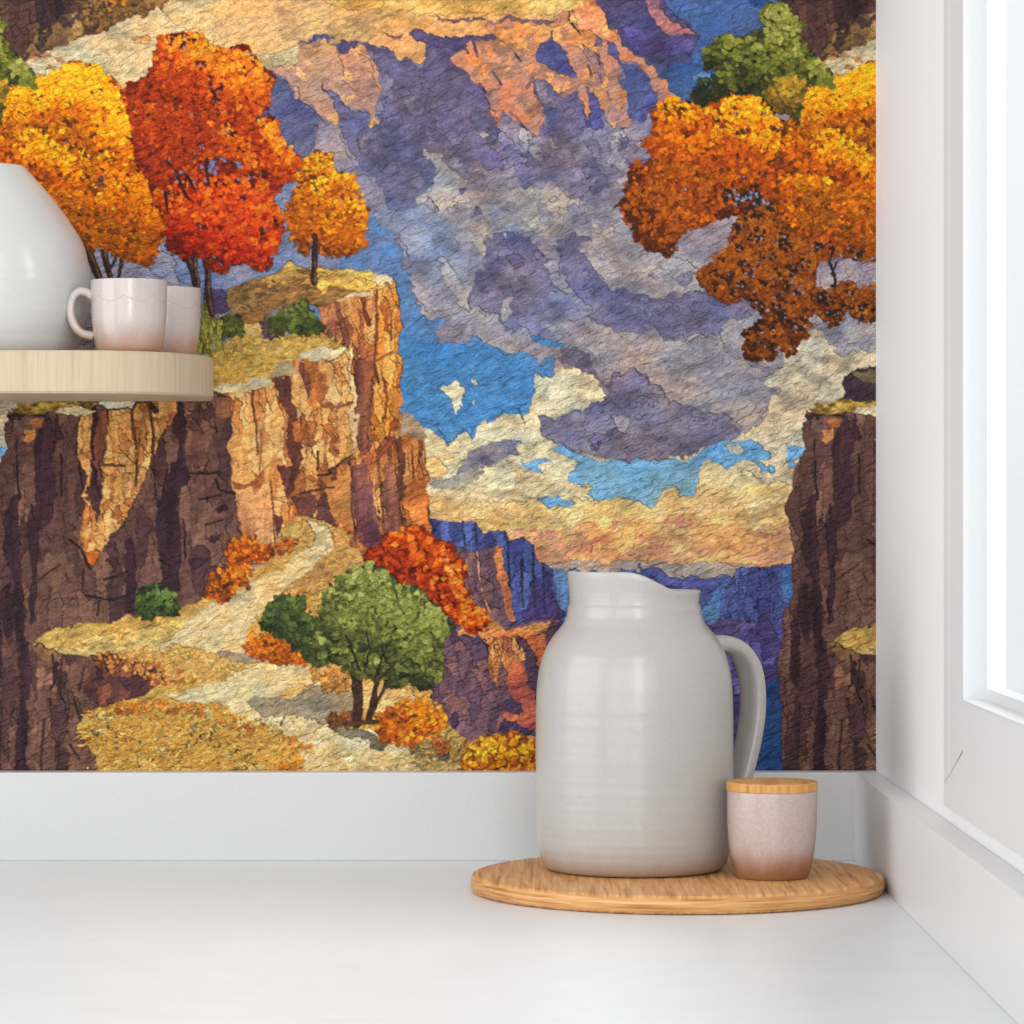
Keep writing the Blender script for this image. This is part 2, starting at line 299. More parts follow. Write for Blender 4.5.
rock([(425, 648), (450, 634), (490, 634), (505, 668), (512, 700), (500, 740), (470, 745), (440, 715), (425, 690)], [(4, (100, 72, 90)), (2, (84, 62, 88)), (2, (118, 84, 96)), (1, (140, 96, 96))], (11, 17), seed=12)
rock([(486, 640), (512, 632), (523, 640), (524, 668), (508, 676), (502, 664), (496, 690), (488, 668)], [(3, (214, 136, 74)), (2, (226, 158, 92)), (2, (160, 92, 66))], (5, 16), seed=13)
poly([(505, 668), (521, 664), (526, 682), (538, 697), (540, 735), (520, 728), (502, 722), (500, 712), (521, 708), (508, 690)], (178, 92, 78), (166, 84, 80), mott=.14, field='diag', tint=(196, 108, 76))
poly([(500, 706), (510, 700), (526, 712), (520, 716), (504, 714)], (80, 56, 86), mott=.1)
poly([(500, 724), (516, 724), (540, 738), (545, 790), (500, 770)], (76, 60, 92), (70, 56, 88), mott=.14, tint=(56, 44, 76))
poly([(520, 638), (529, 640), (536, 660), (541, 680), (541, 698), (530, 690), (524, 668)], (76, 54, 78), mott=.12, field='vert')
poly([(528, 638), (546, 634), (548, 645), (544, 666), (537, 668), (531, 652)], (190, 104, 58), mott=.14, field='vert', tint=(130, 70, 56))
poly([(456, 634), (468, 628), (483, 614), (496, 622), (508, 632), (518, 626), (537, 620), (552, 622), (548, 630), (532, 638), (518, 638), (500, 641), (480, 637)], (232, 168, 96), (216, 140, 80), mott=.12, tint=(200, 120, 72))
# --- canyon wall at the top
poly([(230, 40), (680, -20), (690, 150), (640, 215), (560, 185), (480, 190), (440, 200), (370, 215), (240, 160)], (116, 106, 138), (146, 140, 158), mott=.12, tint=(150, 136, 148))
poly([(258, 70), (285, 84), (292, 92), (305, 100), (318, 112), (324, 122), (320, 135), (312, 150), (306, 163), (290, 156), (282, 147), (262, 130), (255, 100)], (94, 94, 126), (106, 107, 138), mott=.10, tint=(76, 76, 118))
poly([(318, 122), (337, 124), (345, 146), (352, 165), (362, 172), (380, 188), (391, 207), (376, 210), (361, 192), (340, 174), (316, 150)], (146, 132, 148), (152, 142, 154), mott=.08, tint=(170, 152, 150))
poly([(372, 50), (387, 47), (400, 57), (417, 70), (422, 70), (432, 100), (424, 122), (430, 150), (437, 170), (434, 192), (418, 195), (421, 210), (405, 213), (391, 208), (385, 192), (372, 175), (358, 163), (347, 147), (342, 132), (338, 118), (358, 112), (370, 124), (374, 128), (385, 110), (386, 82), (376, 62)], (98, 88, 122), (108, 106, 136), mott=.11, tint=(112, 110, 148))
poly([(420, 36), (438, 34), (465, 36), (480, 34), (492, 30), (495, 38), (474, 42), (460, 50), (452, 60), (467, 71), (480, 86), (488, 102), (494, 122), (500, 132), (488, 150), (491, 168), (470, 170), (457, 160), (442, 146), (424, 136), (428, 110), (418, 72), (424, 58)], (96, 84, 120), (120, 112, 142), mott=.11, tint=(78, 76, 124))
blots([(480, 128), (560, 120), (600, 130), (640, 140), (640, 180), (560, 180), (490, 175)], [(150, 142, 158), (108, 102, 146), (128, 120, 152), (164, 154, 162)], 26, (5, 15), .9, seed=21, mott=.08)
poly([(515, 165), (528, 158), (540, 165), (552, 160), (562, 172), (556, 182), (545, 180), (530, 182), (522, 190)], (116, 112, 150), mott=.08)
poly([(558, 170), (600, 160), (625, 175), (605, 190), (580, 210), (570, 200)], (124, 120, 152), (140, 134, 156), mott=.09)
poly([(420, 150), (436, 150), (446, 168), (470, 178), (462, 192), (476, 240), (458, 240), (444, 215), (430, 200), (420, 215), (416, 200), (432, 192), (438, 172)], (170, 162, 162), (154, 152, 166), mott=.07, tint=(190, 178, 164))
poly([(372, 212), (400, 212), (424, 205), (446, 216), (460, 246), (440, 262), (412, 262), (400, 240)], (146, 150, 170), (132, 138, 164), mott=.08, tint=(164, 164, 176))
blots([(345, 60), (450, 70), (500, 140), (620, 140), (640, 200), (480, 215), (400, 200), (350, 150)], [(118, 111, 138), (106, 99, 130), (128, 121, 146), (98, 92, 124)], 45, (4, 12), 1.1, seed=55, mott=.07, fine=.05)
blots([(440, 195), (560, 190), (650, 220), (600, 240), (470, 240)], [(170, 162, 158), (150, 144, 156), (178, 168, 160)], 24, (4, 11), .7, seed=56, mott=.06)
# golden shelf and orange drips
poly([(100, -20), (590, -20), (597, 0), (580, 14), (560, 22), (520, 19), (490, 22), (494, 32), (462, 36), (438, 35), (420, 31), (407, 35), (420, 44), (428, 48), (427, 61), (415, 66), (400, 57), (387, 48), (372, 47), (350, 38), (337, 44), (322, 42), (290, 42), (262, 70), (200, 80), (100, 60)], (228, 176, 104), (222, 158, 102), mott=.10, field='diag', tint=(228, 164, 110))
TANL = [(236, 40), (252, 60), (262, 72), (270, 74), (283, 79), (290, 92), (300, 96), (306, 102), (315, 106), (321, 118), (330, 120), (337, 124), (340, 116), (334, 108), (322, 84), (330, 96), (340, 102), (350, 106), (362, 112), (370, 122), (376, 124), (378, 106), (384, 94), (380, 78), (372, 60), (362, 52), (354, 50), (345, 57), (337, 45), (320, 40), (280, 34)]
poly(TANL, (218, 158, 104), (168, 132, 124), mott=.09, tint=(190, 138, 112))
poly([(338, 44), (350, 39), (362, 46), (374, 48), (372, 54), (360, 51), (352, 53), (346, 56)], (84, 72, 108), mott=.08)
poly([(285, 41), (296, 38), (320, 37), (336, 39), (330, 44), (300, 45), (290, 46)], (92, 82, 120), mott=.06)
poly([(242, 33), (256, 34), (252, 38), (243, 37)], (130, 116, 116), mott=.05); poly([(272, 31), (286, 30), (280, 34)], (120, 92, 80), mott=.05)
poly([(320, 84), (330, 94), (342, 104), (352, 108), (346, 116), (338, 114), (330, 100)], (108, 100, 130), mott=.07)
poly([(290, 88), (300, 86), (304, 94), (298, 100), (291, 96)], (98, 96, 130), mott=.06)
poly([(340, 55), (352, 52), (368, 60), (376, 82), (382, 96), (372, 102), (360, 96), (346, 78)], (190, 134, 110), (170, 124, 114), mott=.10, tint=(206, 146, 110))
poly([(380, 34), (404, 33), (399, 37), (388, 36)], (110, 84, 90), mott=.05)
poly([(437, 15), (446, 18), (465, 19), (489, 19), (484, 22), (464, 22), (440, 20)], (116, 90, 96), mott=.05)
poly([(380, 0), (400, -4), (446, -6), (445, 2), (428, 4), (418, 8), (408, 8)], (150, 110, 54), mott=.2, field='fine', tint=(80, 54, 40))
poly([(407, 36), (421, 30), (436, 34), (464, 37), (482, 33), (493, 29), (495, 38), (474, 42), (458, 50), (430, 46), (420, 44)], (82, 72, 112), mott=.08)
RIDGE = [(552, -20), (592, -20), (597, 2), (603, 15), (611, 26), (620, 33), (628, 46), (646, 58), (653, 68), (660, 77), (667, 80), (671, 90), (676, 94), (672, 104), (658, 112), (655, 94), (647, 73), (635, 62), (620, 58), (622, 76), (628, 100), (634, 122), (628, 131), (611, 128), (600, 110), (596, 88), (592, 118), (587, 128), (586, 108), (576, 95), (566, 99), (556, 92), (541, 79), (531, 80), (534, 92), (543, 104), (547, 120), (541, 138), (527, 133), (513, 113), (503, 108), (496, 123), (488, 101), (480, 86), (467, 70), (455, 62), (452, 58), (461, 50), (474, 41), (495, 38), (490, 30), (484, 24), (520, 20), (545, 22), (562, 16)]
poly(RIDGE, (226, 150, 94), (160, 126, 128), mott=.11, field='diag', tint=(206, 128, 92))
poly([(494, 34), (500, 26), (520, 24), (552, 26), (570, 22), (588, 30), (600, 42), (600, 60), (590, 50), (575, 45), (560, 40), (545, 40), (534, 50), (517, 51), (506, 44)], (232, 158, 88), (226, 140, 84), mott=.09, field='diag', tint=(234, 172, 100))
poly([(578, -10), (596, -10), (604, 18), (618, 34), (620, 40), (600, 38), (580, 30), (572, 14)], (230, 142, 92), (222, 130, 92), mott=.08)
blots(RIDGE, [(236, 164, 100), (214, 136, 86), (196, 132, 104), (226, 146, 84)], 60, (2.5, 7), 1.2, seed=57, mott=.07, keep=True)
blots(TANL, [(206, 150, 108), (184, 134, 112), (224, 168, 110), (172, 124, 108)], 50, (3, 8), .8, seed=58, mott=.07, keep=True)
HB = dict(mott=.10, tint=(74, 72, 124))
poly([(534, 55), (542, 45), (552, 37), (562, 46), (572, 60), (579, 80), (560, 76), (546, 67), (537, 62)], (82, 82, 134), (86, 94, 142), **HB)
poly([(620, 60), (635, 65), (647, 75), (655, 95), (656, 113), (640, 123), (633, 122), (627, 100), (622, 80), (627, 78), (624, 66)], (78, 84, 138), (92, 104, 152), **HB)
poly([(587, 88), (597, 97), (605, 130), (597, 132), (586, 128), (592, 110)], (96, 92, 138), **HB)
poly([(540, 80), (556, 90), (566, 100), (577, 95), (585, 106), (586, 126), (580, 140), (560, 150), (548, 122), (545, 107), (556, 112), (562, 112), (554, 98)], (104, 98, 142), (122, 114, 148), **HB)
poly([(545, 108), (552, 107), (560, 113), (558, 129), (551, 124), (547, 118)], (84, 92, 140), mott=.06)
poly([(583, 42), (596, 50), (603, 66), (604, 84), (596, 80), (588, 62)], (168, 122, 110), mott=.10, tint=(120, 94, 112))
poly([(607, 40), (614, 40), (622, 54), (620, 62), (610, 52)], (92, 82, 124), mott=.06); poly([(598, 40), (604, 39), (603, 45), (597, 44)], (110, 88, 110), mott=.05)
for q, c in (([(474, 42), (478, 56)], (78, 64, 96)), ([(464, 46), (470, 54)], (92, 78, 110)), ([(493, 72), (498, 80), (502, 86)], (96, 78, 104)), ([(480, 84), (487, 94)], (90, 80, 116)), ([(572, 24), (580, 33)], (92, 70, 90)), ([(570, 0), (569, 22)], (96, 70, 72)), ([(574, 0), (573, 12)], (90, 64, 70)), ([(515, 54), (521, 61)], (96, 84, 116)), ([(600, 74), (602, 84)], (104, 90, 122)), ([(597, 54), (600, 64)], (96, 80, 110)), ([(608, 92), (610, 100)], (110, 96, 130)), ([(588, 66), (592, 76)], (104, 86, 108)), ([(527, 88), (532, 78), (536, 92), (543, 104)], (120, 90, 96)), ([(511, 112), (516, 116), (528, 132)], (110, 90, 110)), ([(552, 32), (552, 38)], (110, 80, 80))):
    line(q, 2.4, c, .6)
poly([(560, 5), (569, 3), (574, 8), (566, 12)], (150, 110, 104), mott=.05)
poly([(497, 20), (507, 18), (520, 19), (530, 22), (524, 25), (518, 24), (510, 21)], (120, 92, 96), mott=.05); poly([(535, 22), (556, 21), (548, 25), (541, 28)], (122, 92, 100), mott=.05)
blots([(120, 0), (580, 0), (560, 18), (420, 28), (250, 40), (170, 40)], [(234, 184, 116), (216, 162, 102), (228, 172, 108), (208, 154, 100)], 70, (3, 10), .4, seed=59, mott=.07, keep=True, field='diag')
# purple gorge right of the ridge
GO = [(596, -20), (597, 2), (603, 15), (611, 26), (620, 33), (628, 46), (646, 58), (653, 68), (660, 77), (667, 80), (671, 90), (680, 100), (720, 110), (800, 60), (800, -20)]
poly(GO, (82, 70, 108), (80, 92, 138), mott=.10, field='diag', tint=(68, 60, 106))
poly([(660, -20), (800, -20), (790, 30), (760, 40), (740, 60), (710, 90), (680, 100), (672, 88), (690, 60), (700, 36), (688, 22), (668, 10)], (84, 108, 164), (56, 92, 148), mott=.09, field='diag', tint=(66, 86, 142))
poly([(660, 72), (690, 60), (704, 72), (700, 90), (684, 104), (674, 94), (667, 80)], (58, 88, 140), (64, 96, 150), mott=.07)
poly([(740, -10), (775, -10), (770, 10), (752, 12)], (48, 88, 152), mott=.07)
poly([(620, 26), (650, 34), (690, 40), (700, 52), (660, 62), (640, 52)], (80, 66, 114), (84, 74, 126), mott=.10, keep=True)
poly([(636, -20), (656, -20), (660, 9), (672, 20), (687, 27), (701, 34), (690, 36), (670, 34), (657, 25), (647, 10)], (152, 106, 124), (138, 98, 116), mott=.16, tint=(178, 116, 116))
poly([(695, 76), (712, 74), (716, 86), (704, 88)], (100, 140, 190), mott=.06)
# --- top left / top right ledge and dark cliff
poly([(20, 62), (25, 50), (45, 51), (85, 37), (110, 25), (135, 12), (165, 4), (300, -20), (300, 60), (160, 110), (20, 90)], (218, 200, 158), (214, 184, 132), d='h', mott=.10, field='diag', tint=(200, 170, 124))
poly([(150, 6), (230, -10), (330, -20), (330, 30), (262, 58), (210, 50), (190, 30)], (226, 192, 134), (224, 168, 112), d='h', mott=.10, field='diag', tint=(230, 178, 108))
poly([(300, -10), (420, -14), (590, -14), (585, 4), (560, 14), (500, 15), (436, 13), (405, 12), (340, 8)], (228, 182, 98), (224, 166, 84), mott=.12, field='diag', tint=(236, 194, 112))
poly([(134, 38), (146, 32), (154, 36), (150, 43), (136, 44)], (186, 140, 86), mott=.1)
poly([(-30, -20), (120, -20), (100, 30), (30, 62), (5, 60)], (84, 56, 48), mott=.1)
rock([(-22, -20), (88, -20), (86, 8), (78, 16), (65, 14), (52, 24), (37, 32), (28, 44), (18, 57), (9, 55), (4, 45), (-4, 35), (-10, 18)], [(4, (84, 54, 48)), (3, (66, 42, 42)), (2, (50, 32, 40)), (1, (104, 70, 56))], (9, 30), seed=31)
rock([(20, 60), (25, 50), (37, 32), (52, 24), (64, 14), (77, 14), (86, 20), (84, 34), (68, 46), (46, 52)], [(3, (136, 100, 60)), (2, (104, 74, 56)), (2, (160, 122, 66)), (1, (72, 52, 48))], (12, 9), seed=32)
foliage([(82, -10), (170, -10), (164, 6), (150, 12), (130, 12), (112, 22), (95, 30), (84, 27)], [(76, 50, 36), (128, 88, 46), (166, 120, 58)], (110, 76, 44), r=(1.6, 3), seed=3)
foliage([(106, -4), (128, -4), (126, 4), (110, 5)], [(190, 100, 20), (226, 140, 30)], r=(1.4, 2.4), seed=4)
for x, y in ((24, 64), (34, 58), (52, 68), (60, 60), (40, 76), (46, 56)): stamp(x, y, 5, 2.4, .4*random.random(), (150+random.random()*40, 124, 80), 4)
# --- shadowed hill and sky behind the left trees
poly([(205, 285), (222, 288), (236, 296), (238, 312), (216, 316), (205, 312)], (84, 62, 98), mott=.14, tint=(60, 46, 80))
HILL = [(224, 293), (232, 288), (250, 282), (262, 277), (276, 270), (290, 263), (300, 268), (314, 267), (324, 270), (340, 267), (358, 271), (376, 272), (396, 280), (396, 300), (345, 310), (322, 306), (300, 305), (282, 305), (262, 314), (236, 318)]
poly(HILL, (196, 152, 80), (150, 112, 66), mott=.16, field='diag', tint=(122, 86, 54))
poly([(316, 272), (340, 267), (358, 271), (376, 272), (394, 280), (376, 290), (352, 290), (330, 286), (322, 296), (316, 286)], (224, 186, 92), (214, 170, 84), mott=.12, field='diag')
poly([(264, 276), (290, 264), (312, 268), (310, 284), (286, 284), (268, 286)], (204, 164, 84), (180, 136, 72), mott=.14, field='diag')
grass([(230, 285), (320, 268), (320, 305), (236, 315)], [(120, 86, 48), (170, 128, 66), (92, 64, 50)], dens=.05, ang=-.3, seed=5)
grass([(320, 269), (388, 276), (370, 288), (330, 292)], [(234, 200, 110), (186, 136, 60), (222, 180, 84)], dens=.05, ang=.2, seed=6)
# --- main left cliff: sunlit face
SUN = [(4, (230, 164, 94)), (4, (236, 178, 108)), (2, (214, 138, 74)), (1, (244, 194, 128)), (1, (186, 108, 60))]
SHD = [(4, (112, 77, 67)), (3, (100, 67, 61)), (2, (84, 54, 55)), (2, (124, 88, 73))]
FACE = [(205, 395), (300, 350), (330, 305), (372, 292), (396, 279), (401, 315), (404, 327), (400, 340), (402, 365), (401, 390), (400, 411), (406, 426), (423, 432), (427, 455), (427, 490), (430, 520), (430, 560), (395, 575), (360, 570), (330, 530), (300, 520), (270, 562), (236, 570), (228, 470)]
rock(FACE, [(3, (214, 134, 68)), (3, (224, 154, 86)), (2, (190, 108, 58)), (2, (164, 92, 58))], (8, 24), seed=41)
rock([(316, 305), (335, 303), (346, 345), (356, 362), (376, 352), (376, 300), (380, 350), (378, 420), (372, 452), (362, 456), (357, 440), (354, 400), (350, 362), (344, 345)], [(3, (156, 88, 60)), (2, (132, 74, 58)), (2, (184, 106, 62))], (6, 16), seed=42)
rock([(317, 306), (334, 304), (340, 325), (346, 345), (340, 342), (322, 336)], [(3, (190, 120, 78)), (1, (160, 96, 72))], (7, 14), seed=43)
rock([(350, 300), (374, 293), (378, 320), (376, 345), (362, 338), (352, 330), (346, 315)], [(3, (212, 140, 76)), (1, (176, 100, 56)), (1, (226, 166, 98))], (5, 20), seed=44)
line([(364, 298), (366, 312), (370, 326)], 5, (112, 58, 44), .7)
line([(337, 304), (342, 322), (347, 344)], 5, (132, 76, 58), 1.2)
poly([(356, 364), (374, 362), (372, 410), (370, 448), (360, 454), (356, 430), (354, 400)], (138, 80, 62), (116, 66, 60), mott=.14, field='vert', tint=(166, 96, 60))
rock([(376, 290), (395, 279), (400, 310), (405, 327), (400, 342), (402, 370), (401, 405), (397, 430), (385, 445), (376, 440), (370, 420), (376, 380), (377, 345)], [(4, (222, 138, 56)), (3, (210, 120, 46)), (2, (236, 164, 80)), (1, (170, 86, 42))], (8, 26), seed=45, c_top=(226, 160, 88), top=40)
line([(377, 290), (377, 330), (375, 362), (379, 384)], 2, (120, 64, 40)); line([(392, 312), (392, 340)], 2, (170, 92, 44)); line([(384, 380), (388, 400), (384, 418)], 2, (150, 78, 40)); line([(376, 362), (392, 352)], 2, (150, 80, 44))
poly([(371, 275), (379, 273), (395, 277), (394, 284), (386, 282), (377, 285)], (232, 208, 160), mott=.06)
rock([(378, 445), (396, 430), (408, 426), (424, 433), (426, 455), (427, 490), (431, 512), (428, 535), (400, 545), (384, 545), (372, 500), (368, 470)], [(3, (206, 128, 66)), (2, (222, 156, 90)), (2, (188, 108, 54)), (1, (150, 84, 54))], (6, 26), seed=46)
poly([(403, 412), (408, 410), (424, 430), (426, 440), (418, 438), (406, 434), (402, 428)], (190, 156, 124), mott=.1)
poly([(398, 440), (404, 436), (406, 455), (406, 490), (402, 502), (398, 480), (400, 462)], (124, 66, 50), mott=.12, field='vert')
poly([(378, 455), (386, 442), (396, 436), (398, 440), (388, 452), (382, 462), (376, 462)], (132, 66, 44), mott=.12)
poly([(352, 470), (362, 458), (372, 480), (376, 500), (380, 525), (382, 540), (374, 550), (364, 548), (356, 530), (352, 500)], (150, 88, 74), (126, 70, 74), mott=.14, field='vert', tint=(172, 106, 84))
poly([(364, 530), (374, 520), (381, 530), (380, 545), (372, 551), (364, 546)], (104, 62, 74), mott=.12)
poly([(386, 466), (396, 464), (400, 490), (404, 520), (402, 538), (386, 540), (384, 500)], (172, 104, 74), (146, 84, 70), mott=.14, field='vert', tint=(190, 120, 78))
poly([(408, 484), (424, 480), (430, 505), (428, 535), (410, 530), (406, 505)], (204, 108, 50), (212, 122, 58), mott=.12)
rock([(300, 362), (318, 362), (345, 346), (350, 351), (352, 380), (355, 410), (357, 440), (356, 458), (340, 466), (322, 472), (312, 450), (307, 425), (310, 402), (304, 380)], SUN, (8, 20), seed=47)
poly([(307, 366), (318, 362), (322, 380), (319, 400), (315, 420), (310, 400), (311, 385)], (196, 110, 50), mott=.14, field='vert', tint=(222, 140, 70))
poly([(302, 364), (309, 364), (310, 385), (307, 400), (302, 385), (300, 372)], (126, 66, 52), mott=.1, field='vert')
rock([(290, 378), (300, 372), (306, 396), (314, 420), (314, 450), (306, 470), (300, 466), (303, 445), (296, 420), (290, 400)], SUN, (7, 14), seed=48)
poly([(322, 402), (338, 405), (350, 402), (348, 406), (322, 408)], (150, 90, 56), mott=.08)
poly([(322, 424), (334, 422), (338, 432), (330, 436), (324, 432)], (186, 108, 52), mott=.1); poly([(310, 436), (316, 444), (314, 450), (310, 446)], (150, 82, 46), mott=.1)
poly([(349, 349), (352, 350), (354, 380), (357, 410), (357, 450), (353, 452), (351, 410), (350, 380)], (236, 190, 132), mott=.06)
poly([(272, 376), (288, 378), (290, 400), (295, 416), (303, 444), (302, 462), (297, 478), (290, 492), (284, 500), (279, 484), (276, 466), (290, 468), (288, 442), (283, 415), (279, 392)], (122, 66, 52), (106, 58, 50), mott=.14, field='vert', tint=(88, 46, 44))
poly([(291, 424), (298, 420), (304, 440), (300, 446), (294, 438)], (176, 100, 56), mott=.1)
rock([(215, 392), (232, 390), (274, 382), (280, 410), (286, 440), (294, 466), (278, 466), (286, 495), (288, 520), (278, 548), (254, 560), (238, 545), (236, 500), (230, 450), (229, 420), (233, 404)], SUN, (9, 24), seed=49)
line([(253, 391), (252, 405), (256, 425), (258, 455)], 2.4, (140, 76, 48), .7); line([(262, 430), (260, 470)], 1.2, (170, 104, 60))
poly([(236, 480), (250, 484), (258, 480), (256, 488), (240, 488)], (170, 92, 50), mott=.1)
poly([(238, 495), (260, 494), (272, 498), (274, 530), (268, 548), (244, 545), (240, 520)], (220, 148, 92), (190, 116, 80), mott=.14, field='vert', tint=(226, 162, 104))
line([(272, 482), (274, 520), (275, 545)], 1.8, (150, 84, 56)); poly([(274, 516), (282, 520), (280, 534), (276, 540)], (112, 62, 50), mott=.1)
rock([(290, 492), (306, 476), (316, 480), (330, 470), (350, 462), (354, 490), (356, 535), (345, 535), (332, 525), (320, 518), (304, 514), (290, 505)], [(3, (190, 112, 58)), (2, (210, 142, 78)), (2, (140, 78, 52)), (1, (106, 60, 52))], (10, 13), seed=50)
poly([(290, 496), (304, 494), (316, 500), (314, 515), (302, 514), (292, 506)], (112, 66, 58), mott=.12); poly([(316, 505), (328, 505), (334, 520), (326, 522), (318, 518)], (112, 66, 60), mott=.12)
poly([(328, 480), (352, 468), (354, 500), (355, 532), (342, 528), (332, 512), (326, 495)], (222, 150, 78), (206, 126, 70), mott=.12, tint=(186, 104, 54))
for q in ([(318, 476), (330, 474)], [(300, 494), (320, 490), (334, 488)], [(318, 452), (318, 470)], [(335, 468), (352, 456)], [(300, 466), (290, 480), (288, 492)]): line(q, 2, (84, 46, 40))
line([(379, 466), (382, 500), (384, 530)], 1.6, (136, 76, 52)); line([(376, 466), (374, 490), (378, 515)], 3, (222, 158, 98)); line([(412, 444), (414, 470), (413, 500)], 1.4, (150, 84, 50)); line([(420, 445), (423, 470)], 1.6, (170, 104, 60)); line([(353, 472), (352, 510), (356, 540)], 2, (90, 50, 54))
# plateau grass
PLAT = [(205, 392), (208, 350), (214, 350), (232, 340), (244, 322), (256, 320), (262, 330), (285, 334), (320, 334), (340, 343), (349, 349), (330, 360), (318, 363), (300, 362), (293, 362), (284, 364), (273, 376), (272, 381), (225, 387)]
poly(PLAT, (224, 178, 88), (212, 162, 76), mott=.12, field='diag', tint=(186, 140, 64))
poly([(244, 322), (256, 320), (264, 330), (284, 334), (270, 340), (252, 336), (240, 338)], (224, 196, 130), mott=.08)
grass(PLAT, [(232, 194, 100), (196, 146, 60), (228, 184, 84), (160, 118, 56), (238, 206, 126)], dens=.075, ang=-.25, spread=.6, seed=7)
poly([(236, 316), (262, 308), (272, 312), (262, 322), (244, 324)], (176, 120, 66), mott=.12)
foliage([(262, 318), (272, 312), (278, 330), (262, 334)], [(70, 50, 60), (104, 78, 70)], (84, 62, 66), r=(1.5, 3), seed=9)
foliage([(270, 317), (287, 307), (305, 301), (311, 315), (323, 326), (320, 335), (295, 333), (275, 328)], [(50, 58, 28), (84, 96, 38), (122, 136, 56)], (66, 70, 34), r=(1.8, 3.4), seed=10)
foliage([(225, 320), (236, 318), (250, 334), (244, 338), (222, 336)], [(60, 66, 30), (110, 112, 40)], (84, 84, 40), r=(1.6, 3), seed=11)
grass([(198, 312), (210, 308), (218, 320), (224, 345), (205, 352), (196, 352)], [(110, 112, 36), (160, 154, 58), (200, 190, 90), (80, 84, 30)], dens=.22, L=(4, 9), ang=1.5, spread=.25, seed=12)
CREAM = (232, 214, 170)
poly([(205, 392), (222, 384), (245, 381), (270, 379), (274, 383), (262, 390), (240, 392), (214, 395)], CREAM, (222, 196, 146), mott=.07)
poly([(296, 361), (306, 355), (322, 348), (340, 345), (349, 349), (330, 359), (318, 363), (305, 363)], CREAM, (226, 200, 150), mott=.07)
poly([(272, 377), (276, 367), (286, 363), (299, 369), (298, 375), (288, 378)], (222, 190, 138), (206, 160, 104), mott=.08)
poly([(333, 303), (350, 296), (372, 289), (374, 295), (356, 299), (340, 305)], (230, 206, 162), mott=.06)
# --- main left cliff: shaded face, with sunlit strips
DARK = [(8, 412), (45, 406), (110, 398), (180, 392), (214, 392), (229, 398), (231, 425), (230, 450), (234, 480), (238, 510), (242, 540), (236, 560), (215, 590), (190, 612), (130, 622), (90, 632), (42, 645), (36, 700), (38, 800), (-16, 800), (-17, 740), (-16, 705), (-19, 664), (-13, 609), (-4, 598), (-4, 555), (-11, 505), (-6, 490), (-3, 475), (5, 452)]
rock(DARK, SHD, (13, 40), seed=61, shade=.05)
poly([(204, 400), (216, 396), (228, 398), (230, 414), (217, 416), (206, 412)], (146, 96, 64), mott=.12, field='vert')
rock([(184, 402), (215, 398), (216, 430), (208, 455), (202, 472), (192, 472), (186, 440)], [(3, (136, 92, 74)), (2, (116, 76, 66)), (1, (98, 62, 60))], (8, 12), seed=62)
DK = dict(mott=.12, field='vert', warp=1.0)
K1, K2, K3 = (64, 39, 47), (57, 34, 43), (76, 48, 52)
for q, c in (
  ([(36, 440), (48, 412), (56, 436), (54, 460), (56, 490), (52, 520), (40, 530), (30, 540), (28, 520), (38, 500), (34, 485)], K1),
  ([(178, 402), (184, 402), (185, 440), (188, 470), (190, 478), (184, 486), (178, 478), (176, 455), (178, 440), (172, 430)], K1),
  ([(172, 462), (182, 460), (188, 476), (182, 490), (178, 510), (182, 545), (180, 590), (160, 590), (162, 560), (156, 530), (158, 500), (164, 500), (168, 485)], K2),
  ([(54, 412), (60, 430), (62, 440), (56, 440)], K2),
  ([(5, 515), (12, 498), (20, 492), (18, 520), (16, 545), (12, 560), (4, 555)], K1),
  ([(5, 528), (17, 520), (18, 548), (22, 570), (22, 590), (24, 615), (28, 660), (30, 700), (24, 700), (16, 660), (14, 600), (12, 570), (5, 550)], K1),
  ([(28, 520), (40, 520), (38, 550), (38, 585), (36, 610), (38, 620), (32, 625), (30, 595), (32, 575), (30, 545)], K2),
  ([(2, 590), (8, 585), (14, 600), (12, 630), (6, 640), (2, 615)], K1),
  ([(20, 640), (30, 640), (34, 672), (28, 690), (26, 720), (28, 790), (14, 790), (16, 730), (22, 690)], K2),
  ([(-6, 620), (0, 618), (2, 660), (-2, 690), (-8, 680)], K1),
  ([(-14, 740), (-6, 720), (4, 700), (2, 740), (-2, 800), (-14, 800)], K3),
  ([(126, 540), (130, 538), (136, 560), (138, 590), (134, 614), (124, 614), (126, 580)], K2),
  ([(216, 508), (228, 505), (230, 512), (220, 514)], K2), ([(88, 415), (96, 405), (97, 440), (96, 470), (100, 490), (98, 520), (90, 505), (88, 490), (92, 470), (92, 440)], K2),
  ([(190, 560), (204, 556), (206, 562), (196, 570)], K1), ([(204, 540), (222, 534), (214, 545)], K3)):
    poly(q, c, **DK)
for q in ([(17, 440), (18, 480), (20, 500)], [(62, 455), (62, 495)], [(82, 430), (80, 470), (84, 495)], [(190, 474), (220, 473)], [(216, 480), (220, 490), (236, 494)], [(155, 470), (156, 498), (161, 502)], [(162, 502), (168, 470)], [(180, 500), (178, 530)], [(70, 540), (82, 550), (90, 570)], [(84, 570), (83, 590)], [(66, 575), (70, 582)], [(104, 580), (128, 572)], [(86, 596), (110, 600), (130, 596)], [(100, 598), (98, 615)], [(200, 500), (222, 496)], [(40, 580), (60, 565)], [(160, 560), (170, 566)], [(184, 520), (186, 560)], [(206, 525), (224, 520)], [(32, 505), (34, 520)]):
    line(q, 1.8, (46, 28, 36), .8)
SL = [(3, (226, 162, 92)), (3, (232, 174, 104)), (2, (214, 142, 76)), (1, (194, 118, 62))]
rock([(79, 418), (94, 412), (92, 430), (93, 460), (92, 478), (86, 476), (81, 462), (79, 440)], SL, (7, 16), seed=71)
